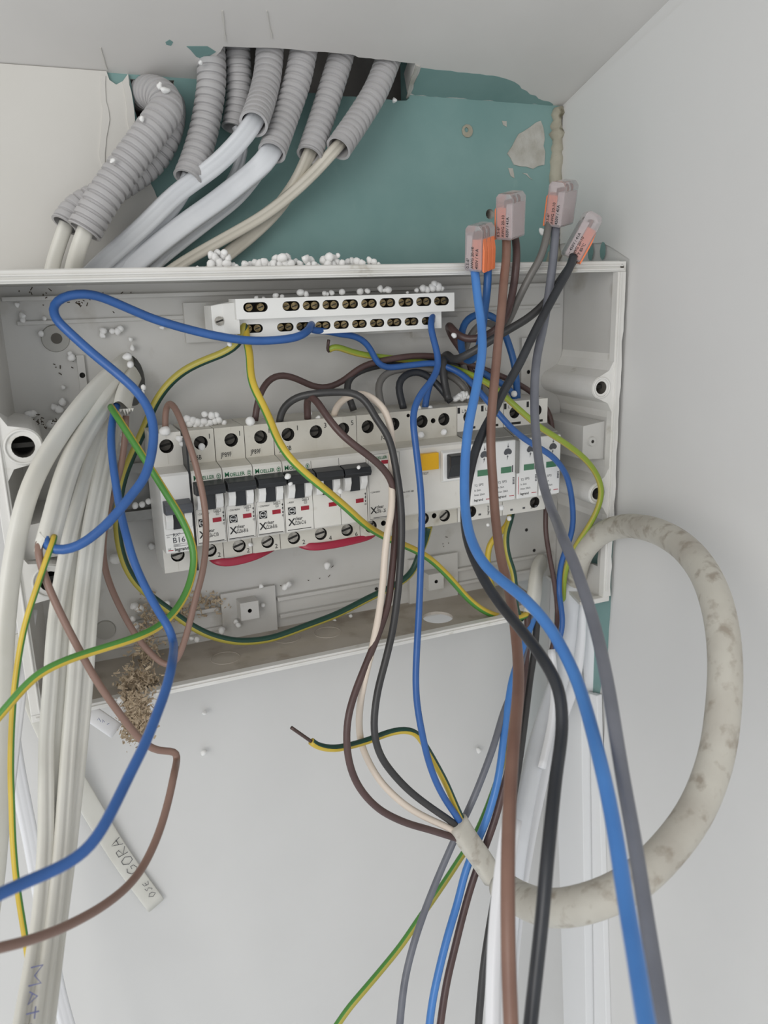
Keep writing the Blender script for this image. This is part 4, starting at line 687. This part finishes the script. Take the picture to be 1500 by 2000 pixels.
wire('grey_wire', 'big grey wire from the highest connector down to the lower right', 'grey_pvc', 5.2, [(1087, 425, -22), (1084, 460, -27), (1081, 500, -29), (1075, 550, -32), (1068, 600, -35), (1060, 645, -38), (1050, 690, -44), (1045, 735, -50), (1044, 800, -58), (1047, 850, -66), (1052, 900, -76), (1061, 945, -90), (1073, 985, -106), (1085, 1013, -122), (1100, 1052, 385), (1117, 1090, 372), (1133, 1133, 360), (1150, 1183, 348), (1167, 1243, 335), (1180, 1300, 322), (1192, 1365, 310), (1204, 1442, 299), (1219, 1533, 290), (1236, 1625, 283), (1251, 1717, 276), (1265, 1808, 268), (1280, 1900, 260), (1295, 1999, 250), (1306, 2080, 243)], gb_, n=18)
wire('blue_wire', 'blue wire from the right end of the bar hanging down into the ribbed sheath', 'blue_pvc', 4.2, [(846, 608, 14), (844, 620, 8), (841, 635, 4), (846, 660, 0), (854, 690, -5), (856, 714, -8), (845, 741, -13), (824, 767, -18), (810, 795, -22), (807, 825, -26), (811, 862, -29), (816, 905, -31), (821, 950, -33), (824, 1000, -35), (823, 1060, -38), (821, 1124, -42), (818, 1200, -48), (814, 1270, -54), (812, 1330, -59), (815, 1378, -62), (824, 1430, -66), (836, 1483, -68), (853, 1530, -70), (873, 1567, -71), (893, 1596, -72), (905, 1618, -73)], gm)
wire('black_wire', 'charcoal wire arching from the triple breaker and hanging down into the ribbed sheath', 'charcoal_pvc', 4.4, [(546, 824, 4), (549, 808, 3), (557, 793, 1), (580, 776, -3), (614, 769, -8), (655, 766, -12), (686, 767, -15), (706, 775, -18), (721, 793, -21), (735, 818, -24), (752, 842, -27), (764, 870, -29), (773, 914, -31), (780, 958, -33), (784, 1005, -35), (784, 1060, -38), (781, 1115, -42), (776, 1167, -46), (767, 1230, -52), (753, 1290, -57), (738, 1348, -61), (731, 1400, -64), (732, 1438, -66), (743, 1475, -68), (765, 1508, -70), (800, 1545, -71), (840, 1576, -72), (878, 1602, -72), (898, 1618, -73)], gm)
wire('brown_wire', 'dark brown wire from the triple breaker swinging widest to the left above the ribbed sheath', 'brown_dark', 4.3, [(601, 818, 3), (600, 798, 2), (600, 782, -1), (606, 774, -6), (618, 783, -12), (640, 815, -20), (664, 845, -26), (693, 870, -30), (724, 893, -32), (750, 917, -32), (766, 944, -30), (772, 985, -28), (773, 1030, -30), (770, 1072, -34), (765, 1125, -40), (757, 1183, -46), (738, 1240, -53), (716, 1295, -58), (695, 1348, -62), (681, 1396, -66), (677, 1443, -68), (683, 1493, -70), (703, 1540, -72), (740, 1580, -74), (790, 1606, -75), (837, 1620, -75), (872, 1631, -74), (900, 1640, -74)], gm)
wire('cream_wire', 'cream white wire between the brown and black ones, going into the ribbed sheath', 'cream_pvc', 4.2, [(652, 812, 8), (656, 798, 6), (666, 784, 2), (686, 772, -4), (712, 770, -10), (736, 784, -15), (754, 806, -19), (763, 836, -22), (766, 870, -24), (764, 916, -26), (766, 960, -30), (764, 1000, -34), (757, 1040, -37), (752, 1080, -39), (748, 1135, -43), (740, 1200, -49), (727, 1265, -55), (712, 1327, -60), (703, 1380, -56), (702, 1428, -53), (711, 1468, -55), (740, 1522, -64), (783, 1566, -72), (823, 1592, -73), (870, 1614, -73), (900, 1630, -74)], gm)
wire('striped_wire', 'green-yellow wire with a bare copper end poking left out of the ribbed sheath', ['yellow_pvc', 'green_dark'], 4.3, [(608, 1448, -62), (618, 1456, -62), (645, 1462, -61), (673, 1459, -60), (717, 1447, -58), (760, 1431, -57), (790, 1426, -57), (814, 1433, -57), (831, 1458, -58), (853, 1496, -60), (872, 1532, -63), (886, 1565, -67), (898, 1592, -70), (910, 1615, -73)], gm, bare=[(612, 1451, -62), (592, 1437, -62), (569, 1421, -62)], frac=0.26, a0=-1.9)
wire('grey_wire', 'grey wire of the lower group, left of the blue one at the bottom', 'grey_pvc', 4.6, [(1042, 1196, 2), (1032, 1235, -6), (1020, 1290, -16), (1000, 1350, -30), (983, 1393, -40), (963, 1460, -52), (937, 1530, -58), (917, 1577, -60), (898, 1617, -60), (880, 1657, -62), (857, 1710, -66), (833, 1770, -72), (810, 1837, -80), (793, 1903, -86), (784, 1967, -92), (776, 2060, -98)], gd)
wire('blue_wire', 'blue wire of the lower group passing behind the ribbed sheath to the bottom', 'blue_light', 5.0, [(1046, 1196, 2), (1030, 1240, -8), (1012, 1290, -20), (1000, 1330, -30), (993, 1372, -38), (984, 1440, -50), (973, 1520, -60), (954, 1590, -64), (934, 1640, -64), (910, 1700, -68), (893, 1765, -74), (873, 1833, -82), (854, 1910, -90), (843, 1967, -95), (832, 2060, -102)], gd)
wire('brown_wire', 'dark brown wire of the lower group, right of the blue one at the bottom', 'brown_dark', 4.8, [(1030, 1200, 0), (1030, 1240, -6), (1026, 1300, -18), (1014, 1390, -36), (1000, 1470, -52), (982, 1545, -62), (963, 1612, -66), (927, 1710, -70), (907, 1777, -76), (887, 1857, -84), (870, 1933, -92), (852, 2060, -102)], gd)
wire('striped_wire', 'green-yellow wire of the lower group slanting to the bottom centre', ['yellow_dull', 'green_pvc'], 4.4, [(1036, 1205, 8), (1022, 1290, -4), (1006, 1390, -18), (985, 1480, -34), (955, 1570, -46), (928, 1632, -52), (903, 1670, -54), (877, 1710, -56), (850, 1750, -58), (820, 1793, -60), (783, 1847, -64), (740, 1900, -68), (700, 1947, -72), (677, 1975, -74), (640, 2030, -78)], gd, frac=0.25, a0=0.75)
wire('black_wire', 'black wire of the lower group, mostly hidden behind the big brown wire', 'charcoal_pvc', 5.0, [(1050, 1196, 2), (1048, 1225, -4), (1044, 1270, -12), (1036, 1320, -20), (1030, 1367, -30), (1022, 1430, -42), (1012, 1500, -54), (995, 1600, -66), (972, 1720, -78), (950, 1850, -88), (940, 1935, -94), (930, 2060, -102)], gd)
wire('striped_wire', 'right prong of the striped pair under the surge arresters', ['yellow_dull', 'green_dark'], 4.4, [(1000, 1002, 14), (996, 1020, 12), (989, 1042, 9), (989, 1068, 6), (994, 1092, 4), (1003, 1118, 2), (1006, 1150, 0), (1008, 1190, -2), (1018, 1210, 0)], gr, frac=0.25, a0=-1.0)
wire('striped_wire', 'left prong of the striped pair under the surge arresters, behind the brown wire', ['yellow_dull', 'yellow_pvc'], 4.4, [(998, 1004, 18), (990, 1026, 18), (975, 1042, 18), (960, 1057, 18), (953, 1080, 18), (953, 1110, 18), (962, 1150, 18), (985, 1190, 14), (1022, 1200, 8)], gr)
wire('brown_wire', 'thin brown wire hanging from the right surge arrester', 'brown_dark', 3.6, [(1066, 990, 12), (1066, 1002, 10), (1066, 1040, 8), (1074, 1090, 6), (1083, 1140, 4), (1088, 1183, 4), (1088, 1218, -2), (1083, 1245, -8), (1076, 1275, -12)], gr)
wire('blue_wire', 'long thin blue wire from the bar across the arresters and down the right side', 'blue_pvc', 4.0, [(606, 634, 10), (606, 643, 6), (618, 646, 8), (640, 647, 12), (665, 653, 15), (690, 656, 17), (713, 668, 19), (728, 690, 20), (737, 709, 20), (755, 718, 20), (795, 714, 19), (848, 709, 16), (877, 718, 12), (902, 731, 6), (925, 752, -2), (947, 777, -10), (973, 807, -18), (1000, 837, -24), (1033, 863, -26), (1067, 883, -27), (1090, 903, -26), (1107, 930, -22), (1115, 963, -18), (1119, 1000, -14), (1118, 1030, -10), (1111, 1058, -6), (1099, 1090, 0), (1093, 1120, 2), (1092, 1150, 2), (1094, 1174, -2), (1098, 1200, -7), (1098, 1225, -10), (1092, 1250, -12), (1079, 1276, -12)], gr)
wire('striped_wire', 'long lime wire with a bare tip under the bar, bowing out at the right', ['green_lime', 'yellow_dull'], 4.0, [(643, 683, 22), (650, 679, 20), (660, 678, 20), (680, 685, 22), (705, 692, 24), (740, 697, 25), (776, 701, 26), (820, 707, 26), (865, 714, 20), (900, 724, 12), (933, 738, 2), (967, 758, -8), (993, 781, -16), (1033, 817, -24), (1060, 838, -27), (1100, 863, -28), (1140, 894, -26), (1163, 923, -24), (1174, 952, -24), (1172, 980, -24), (1160, 1010, -22), (1144, 1037, -18), (1128, 1061, -12), (1115, 1085, -6), (1105, 1112, 0), (1101, 1142, 4), (1100, 1172, 6), (1099, 1195, 8)], gr, bare=[(645, 681, 21), (642, 686, 21), (640, 680, 20), (642, 664, 18)], frac=0.3)
wire('blue_wire', 'short blue wire rising from the residual-current breaker behind the hanging blue one', 'blue_pvc', 4.4, [(830, 800, 10), (832, 780, 12), (838, 755, 15), (846, 735, 18), (862, 720, 22), (885, 722, 24)], gt)
wire('blue_wire', 'dark navy wire beside the brown arch above the rightmost arresters', 'blue_dark', 4.2, [(938, 724, 22), (960, 738, 18), (985, 752, 16), (1003, 770, 13), (1006, 790, 8)], gt)
# red jumper under the breakers
for spec, lab in (([(408, 1080, 10), (418, 1093, 3), (440, 1099, 0), (475, 1093, 0), (505, 1083, 2), (530, 1070, 8)], 'red jumper strip peeking out under the C10 and B16 breakers'), ([(575, 1052, 10), (590, 1064, 3), (615, 1068, 0), (660, 1062, 0), (700, 1053, 1), (722, 1046, 3), (735, 1034, 9)], 'red jumper strip peeking out under the triple breaker')):
    q = path(spec, 3, 2); g = G(); g.tube(q, 1.0, prof=fprof(5.0, 4.2, 0), wide=V((0, -1, 0.3))); tag(build('busbar_jumper', g, 'red_pvc', smooth=True, org=q[0]), lab, 'jumper', 'red jumpers under the breakers')
# ================================================================== lever connectors
def connector(label, uv, y, upv, a, b, Lg=25.5, W_=17.0, T_=11.0, flip=False, lines=('0.5-6²', 'AWG 20-10', '450V / 41A')):
    c0 = P(uv[0], uv[1], y); up = V(upv).normalized(); b = V(b); b = (b - up * b.dot(up)).normalized(); a = V(a); a = (a - up * a.dot(up) - b * a.dot(b)).normalized()
    # c0 = lower left corner of the narrow face; a runs across it, b into the depth
    t = thing('wire_connector', label, 'wire connector', c0, 'clear lever connectors on the heavy wires')
    def pt(x, yy, z): return c0 + a * x + b * yy + up * z
    g = G(); o = [(0.8, 0), (T_ - 0.8, 0), (T_, 1), (T_, Lg - 2.5), (T_ - 2.2, Lg), (1.6, Lg), (0, Lg - 2.0), (0, 1)]
    g.prism([pt(x, 0, z) for x, z in o], b * W_); build('housing', g, 'clear_plastic', t, bevel=0.5)
    i0, i1 = (T_ * 0.42, T_ + 0.8) if not flip else (-0.8, T_ * 0.58)
    n = 3
    g = G(); g.prism([pt(max(i0, 0.7), 0.7, 1.2), pt(min(i1, T_ - 0.7), 0.7, 1.2), pt(min(i1, T_ - 0.7), 0.7, Lg * 0.70), pt(max(i0, 0.7), 0.7, Lg * 0.70)], b * (W_ - 1.4)); build('insert', g, 'orange_plastic', t)
    k0, k1 = (0.8, T_ * 0.40) if not flip else (T_ * 0.60, T_ - 0.8)
    g = G(); g.prism([pt(k0, 0.8, 1.4), pt(k1, 0.8, 1.4), pt(k1, 0.8, Lg * 0.78), pt(k0, 0.8, Lg * 0.78)], b * (W_ - 1.6)); build('contact_block', g, 'core_pale', t)
    for k in range(n):
        y0 = 0.9 + k * (W_ - 1.2) / n; y1 = y0 + (W_ - 1.2) / n - 0.7; xs = (T_, T_ + 1.2) if not flip else (0, -1.2); z0, z1 = (-0.6, Lg * 0.72)
        g = G(); g.prism([pt(xs[0], y0, z0 + 0.8), pt(xs[1], y0, z0), pt(xs[1], y0, z1 * (0.62 if not flip else 0.9)), pt(xs[0], y0, z1)], b * (y1 - y0)); build('lever', g, 'orange_plastic', t, bevel=0.3)
        g = G(); cx = T_ / 2; g.cyl(pt(cx, (y0 + y1) / 2, 1.0), pt(cx, (y0 + y1) / 2, Lg * 0.86), 1.2, n=10); build('clamp', g, 'copper', t)
    n_ = -b
    for k, l in enumerate(lines): text(l, 2.5, pt(2.9 + k * 2.9 + 0.0, -0.12, 1.6), up, -a, 'print_black', t, bold=0.03, wide=0.98)
    return t
zc = (0.0, 0.0, 1.0)
connector('clear connector with three orange levers showing, on the two blue wires', (907, 529), -27, (-0.09, -0.2, 1), (0.56, -0.83, 0), (0.83, 0.56, 0))
connector('clear connector above the brown wires, in front of the drilled wall hole', (967, 468), -26, (-0.11, -0.2, 1), (0.52, -0.85, 0), (0.85, 0.52, 0), flip=True)
connector('highest clear connector, on the two grey wires', (1062, 441), -23, (-0.04, -0.25, 1), (0.52, -0.85, 0), (0.85, 0.52, 0), flip=True, W_=19)
connector('slanting clear connector on the black wires, furthest right', (1102, 497), -31, (0.42, -0.25, 0.9), (0.93, -0.37, -0.2), (0.37, 0.93, 0), Lg=29, W_=12, lines=('~ 450V / 41A', 'AWG 20-10', '~ T 85°C'))
# ================================================================== polystyrene crumbs
import bmesh
def bead_mesh(seed, lump):
    random.seed(seed); bm = bmesh.new(); bmesh.ops.create_icosphere(bm, subdivisions=2, radius=1.0)
    ph = [random.uniform(0, 6) for _ in range(6)]
    for v in bm.verts:
        c = v.co; v.co = c * (1 + lump * (math.sin(3.1 * c.x + ph[0]) * math.sin(2.7 * c.y + ph[1]) + 0.6 * math.sin(4.3 * c.z + ph[2])))
    me = bpy.data.meshes.new('bead'); bm.to_mesh(me); bm.free(); me.materials.append(MATS['foam_white'])
    me.polygons.foreach_set('use_smooth', [True] * len(me.polygons)); return me
BM_ = [bead_mesh(i, l) for i, l in enumerate((0.04, 0.08, 0.16, 0.22, 0.28))]
random.seed(99)
def nth(i): return '%d%s' % (i, 'th' if 10 < i % 100 < 20 else {1: 'st', 2: 'nd', 3: 'rd'}.get(i % 10, 'th'))
def rank(lst, key): return {id(x): i + 1 for i, x in enumerate(sorted(lst, key=key))}
def bead(u, v, y, rpx, label, group, lumpy=None, name='polystyrene_bead'):
    p = P(u, v, y); Z = (p - CP).length / ray(u, v).length; r_ = rpx * Z / F
    o = bpy.data.objects.new(name, BM_[random.choice((0, 1, 1, 2)) if lumpy is None else random.choice(lumpy)]); COL.objects.link(o)
    o.location = p * S; k = r_ * S; o.scale = (k * random.uniform(0.85, 1.15), k * random.uniform(0.85, 1.1), k * random.uniform(0.8, 1.05)); o.rotation_euler = [random.uniform(0, 6.28) for _ in range(3)]
    return tag(o, label, 'polystyrene bead', group)
la, ga = 'white polystyrene crumb of the tall clump on the box top below the cream cables', 'crumbs of the tall clump'
for u, v, r_ in ((412, 516, 9), (428, 515, 10), (443, 514, 9), (420, 503, 10), (436, 502, 10), (426, 494, 8), (438, 493, 7), (412, 498, 8), (446, 504, 7), (455, 519, 7), (462, 521, 5), (386, 524, 5), (378, 526, 4), (392, 526, 4)): bead(u, v, -8 + random.uniform(-2, 6), r_, la, ga, (1, 2, 3))
lb2, gb2 = 'white crumb in the long row on the box top edge', 'crumbs along the box top'
LST = ((478, 517, 7), (488, 518, 7), (497, 516, 8), (506, 517, 8), (515, 514, 9), (525, 518, 7), (533, 516, 7), (540, 508, 10), (551, 505, 10), (561, 506, 9), (545, 518, 8), (556, 517, 9), (567, 516, 9), (577, 513, 8), (586, 516, 8), (597, 507, 9), (606, 510, 9), (602, 519, 7), (613, 517, 7), (622, 521, 5), (633, 510, 9), (643, 503, 9), (652, 506, 8), (640, 517, 8), (650, 518, 7), (660, 500, 5), (658, 513, 8), (668, 515, 7), (678, 513, 8), (688, 513, 9), (697, 512, 8), (707, 514, 7), (722, 510, 8), (731, 513, 7), (740, 517, 4))
RK = rank(LST, lambda e: e[0])
for e in LST: bead(e[0], e[1] - 1, -8 + random.uniform(-3, 6), e[2], '%s, %s from the left' % (lb2, nth(RK[id(e)])), gb2, (1, 2, 3))
lc, gc = 'white polystyrene crumb resting on top of the terminal bar', 'crumbs on the terminal bar'
LST = ((335, 228, 5), (375, 230, 4), (440, 215, 6), (475, 220, 5), (575, 198, 8), (605, 206, 6), (705, 203, 6), (745, 200, 6), (800, 195, 7), (720, 206, 4), (898, 193, 6.5), (938, 190, 6), (1008, 178, 7), (1050, 183, 8), (1030, 186, 5), (1205, 185, 5), (1240, 175, 8), (1262, 182, 7), (1300, 152, 8), (1320, 168, 9), (1290, 172, 8), (1340, 176, 6), (1155, 199, 3))
RK = rank(LST, lambda e: e[0])
for e in LST: bead(k4(e[0]), 500 + e[1] / 2.778, 6, e[2], '%s, %s from the left' % (lc, nth(RK[id(e)])), gc, (0, 1, 2))
k6 = lambda x, y: (260 + x / 3.26, 760 + y / 3.26)
ld, gd2 = 'white polystyrene bead in the heap on top of the left breakers', 'beads heaped on the left breakers'
for x, y, r_ in ((345, 190, 8), (380, 200, 8), (410, 212, 8), (360, 222, 7), (455, 160, 7), (450, 208, 8), (470, 225, 6), (500, 168, 8), (530, 165, 7), (545, 198, 7), (520, 205, 7), (580, 214, 6), (312, 215, 7), (300, 205, 6), (430, 232, 6), (490, 215, 7), (550, 240, 5), (590, 238, 5), (395, 235, 5), (640, 240, 4)): bead(*k6(x, y), 12, r_, ld, gd2, (0, 1))
for x, y, r_, yy, l in ((202, 268, 11, 0, 'large white polystyrene bead at the foot of the brown wire on the leftmost breaker'), (296, 318, 8, -2, 'white polystyrene bead stuck beside the brown wire between the two leftmost breakers'), (312, 346, 6, -2, 'small white polystyrene bead just below another between the two leftmost breakers'), (745, 205, 10, 0, 'large white polystyrene bead at the foot of the dark brown wire on the fourth breaker'), (1120, 156, 7, 4, 'white polystyrene bead at the foot of the brown wire on the triple breaker'), (1105, 185, 5, 4, 'smaller of two polystyrene beads by the brown wire on the triple breaker'), (1178, 185, 6, 4, 'flat white polystyrene bead on the middle pole of the triple breaker'), (436, 368, 7, 1, 'white polystyrene bead in the upper screw hole of the C10 breaker'), (985, 555, 7, -25, 'white polystyrene crumb on the first toggle of the triple breaker'), (1000, 600, 6, -22, 'white polystyrene crumb hanging under the first toggle of the triple breaker'), (1318, 650, 6, -20, 'white polystyrene crumb between the second and third toggles of the triple breaker'), (1436, 498, 4, -24, 'tiny white polystyrene bead on the third toggle of the triple breaker'), (745, 990, 5, -2, 'tiny white polystyrene bead beside the lower screw of the third breaker')): bead(*k6(x, y), yy, r_, l, 'single beads on the breakers')
k7 = lambda x, y: (620 + x / 2.885, 760 + y / 2.885)
le, ge = 'white polystyrene crumb in the ragged pile on the first surge arrester', 'crumbs on the surge arrester'
for x, y, r_ in ((775, 55, 6), (790, 48, 7), (805, 40, 7), (822, 30, 7), (838, 28, 6), (815, 52, 6), (832, 45, 6), (845, 42, 5)): bead(*k7(x, y), 12, r_, le, ge, (2, 3))
for x, y, r_, yy, l in ((572, 106, 5, 4, 'tiny polystyrene bead on the residual-current breaker beside the blue wire'), (636, 105, 5, 4, 'tiny flat polystyrene bead on top of the residual-current breaker, right of the blue wire'), (1108, 27, 7, 8, 'round polystyrene bead on top of the right surge arresters beside the black wire'), (583, 258, 7, -4, 'round polystyrene bead half hidden by the blue wire on the residual-current breaker'), (712, 243, 7, -4, 'round polystyrene bead above the black switch of the residual-current breaker'), (1035, 668, 7, -16, 'polystyrene crumb at the lower edge of the surge arresters beside the brown wire'), (1080, 728, 5, 8, 'polystyrene bead on the striped wires just below the surge arresters'), (960, 765, 4, 0, 'tiny polystyrene crumb hanging left of the big brown wire below the arresters')): bead(*k7(x, y), yy, r_, l, 'single beads on the switchgear')
lf, gf = 'white crumb clinging to the box back at the left', 'crumbs clinging to the box back, left'
LST = ((130, 350, 7), (133, 375, 6), (260, 365, 5), (240, 455, 6), (605, 438, 7), (600, 465, 6), (658, 440, 7), (690, 440, 7), (705, 425, 7), (420, 595, 8), (410, 572, 5), (765, 488, 5), (775, 540, 6), (370, 770, 5), (365, 855, 8), (345, 900, 8), (315, 885, 7), (172, 930, 9), (195, 925, 7), (298, 985, 9), (325, 990, 6), (720, 1050, 5), (720, 1105, 6), (100, 285, 5), (950, 420, 5))
RK = rank(LST, lambda e: e[1])
for e in LST: bead(e[0] / 3, 500 + e[1] / 3, 37, e[2], '%s, %s from the top' % (lf, nth(RK[id(e)])), gf, (1, 2, 3))
for x, y, r_, yy, l in ((748, 590, 9, 20, 'polystyrene bead at the top rim of the cable opening in the box back'), (764, 636, 7, 16, 'polystyrene bead in the cable opening, just below another bead'), (840, 770, 6, 20, 'polystyrene crumb beside the cable opening, right of the blue wire'), (832, 800, 5, 20, 'small polystyrene crumb under the one right of the blue wire'), (1345, 515, 6, -2, 'white polystyrene crumb under the left end of the terminal bar')): bead(x / 3, 500 + y / 3, yy, r_, l, 'single beads near the cable opening')
k8 = lambda x, y: (x / 3.26, 950 + y / 3.26)
lg, gg = 'white polystyrene bead lying low at the left inside the box', 'beads low in the box, left'
LST = ((735, 462, 11, 34), (855, 762, 8, 34), (890, 778, 8, 34), (870, 770, 7, 36), (845, 842, 7, 34), (870, 886, 7, 34), (1065, 745, 7, 36), (1410, 920, 6, 30), (740, 1230, 6, 14), (1255, 975, 6, 30), (1220, 968, 5, 30), (860, 122, 7, 30), (905, 115, 7, 30), (945, 96, 6, 30), (965, 382, 7, 38), (700, 250, 6, 30), (280, 1310 - 900, 6, 20))
RK = rank(LST, lambda e: e[1])
for e in LST: bead(*k8(e[0], e[1]), e[3], e[2], '%s, %s from the top' % (lg, nth(RK[id(e)])), gg)
for x, y, r_, l in ((770, 1360, 8, 'white polystyrene bead on the lower box edge, at the top of the sawdust clump'), (790, 1420, 6, 'white polystyrene bead below the lower box edge, beside the sawdust clump'), (1035, 1300, 6, 'white polystyrene bead behind the blue wire at the lower box edge')): bead(*k8(x, y), -22, r_, l, 'single beads at the lower edge')
lh, gh = 'white crumb low on the box back below the breakers', 'crumbs low in the box, middle'
LST = ((716, 314, 7), (470, 440, 7), (490, 425, 7), (330, 436, 5), (340, 546, 5), (196, 660, 6), (182, 640, 5), (100, 690, 7), (760, 640, 5), (855, 610, 4), (858, 630, 4), (230, 800, 4), (700, 735, 6), (725, 742, 6))
RK = rank(LST, lambda e: e[0])
for e in LST: bead(400 + e[0] / 3, 1000 + e[1] / 3, 34, e[2], '%s, %s from the left' % (lh, nth(RK[id(e)])), gh, (1, 2, 3))
for u, v, r_, y, l in ((887, 655, 6, 0, 'white polystyrene crumb hanging from the hooked brown wire above the arresters'), (770, 196, 5, 45, 'white polystyrene bead at the ceiling edge beside the rightmost conduit'), (1058, 452, 6, 45, 'white plaster-coloured bead on the wall behind the two grey wires'), (400, 1392, 5, 56, 'small white speck of foam on the wall, upper of two below the box'), (398, 1470, 6, 56, 'small white foam flake on the wall, lower of two below the box'), (935, 1465, 6, 56, 'pale foam flake on the wall left of the grey wire')): bead(u, v, y, r_, l, 'single beads elsewhere', (2, 3))
# plaster splashes on the conduits
for u, v, r_, y, l in ((312, 168, 7, 32, 'white plaster splash on the bend of the front left conduit'), (322, 176, 8, 30, 'larger white plaster splash on the bend of the front left conduit'), (277, 232, 6, 24, 'white plaster fleck on the upper flank of the front left conduit'), (220, 314, 6, 18, 'white plaster fleck half way down the front left conduit'), (392, 122, 5, 36, 'white plaster fleck at the top of the longest ceiling conduit')):
    o = bead(u, v, y, r_, l, 'plaster flecks on conduits', (3, 4), 'plaster_fleck'); o['category'] = 'plaster fleck'
# ================================================================== sawdust
random.seed(31); g = G()
def flakes(cu, cv, su, sv, y0, y1, n, smin, smax, cone=None):
    for _ in range(n):
        u, v = cu + random.gauss(0, su), cv + random.gauss(0, sv); p = P(u, v, random.uniform(y0, y1))
        a = V([random.gauss(0, 1) for _ in range(3)]).normalized(); b = a.orthogonal().normalized(); c = a.cross(b)
        l = random.uniform(smin, smax); g.obox(p, a * l, b * l * random.uniform(0.15, 0.5), c * 0.12, random.choice((0, 0, 1)))
flakes(272, 1330, 20, 12, -16, 0, 420, 0.5, 2.0); flakes(265, 1372, 15, 14, -26, -16, 620, 0.5, 2.0); flakes(268, 1412, 14, 16, -27, -20, 620, 0.5, 2.0); flakes(285, 1278, 14, 20, 10, 30, 240, 0.5, 2.0); flakes(290, 1215, 12, 24, 26, 38, 170, 0.5, 1.8); flakes(345, 1200, 26, 8, 30, 39, 130, 0.5, 2.2); flakes(400, 1175, 20, 10, 34, 39, 80, 0.5, 2.2); flakes(252, 1430, 7, 12, -24, -20, 80, 0.4, 1.4)
flakes(262, 1312, 4, 8, -6, -2, 3, 2.5, 3.5)
o = tag(build('sawdust', g, ['sawdust', 'wood_chip'], org=P(268, 1440, -22)), 'tan sawdust and wood shavings spilling over the lower left edge of the box', 'sawdust', kind='stuff')
random.seed(8)
for c, n in (((P(268, 1330, -8)), 0), (P(266, 1392, -21), 1)):
    gg_ = G(); bm = bmesh.new(); bmesh.ops.create_icosphere(bm, subdivisions=3, radius=1.0)
    vs = [(v.co.copy()) for v in bm.verts]; fs = [tuple(x.index for x in f.verts) for f in bm.faces]; bm.free()
    gg_.add([c + V((v.x * (8 if n == 0 else 5.5), v.y * 4, v.z * (3.5 if n == 0 else 11))) * (1 + 0.25 * math.sin(7 * v.x + 3 * v.z) * math.sin(6 * v.z + n)) + V((random.uniform(-.5, .5), random.uniform(-.5, .5), random.uniform(-.5, .5))) for v in vs], fs)
    ORG[o] = P(268, 1440, -22); k = build('clump', gg_, 'sawdust', o); k['kind'] = 'stuff'
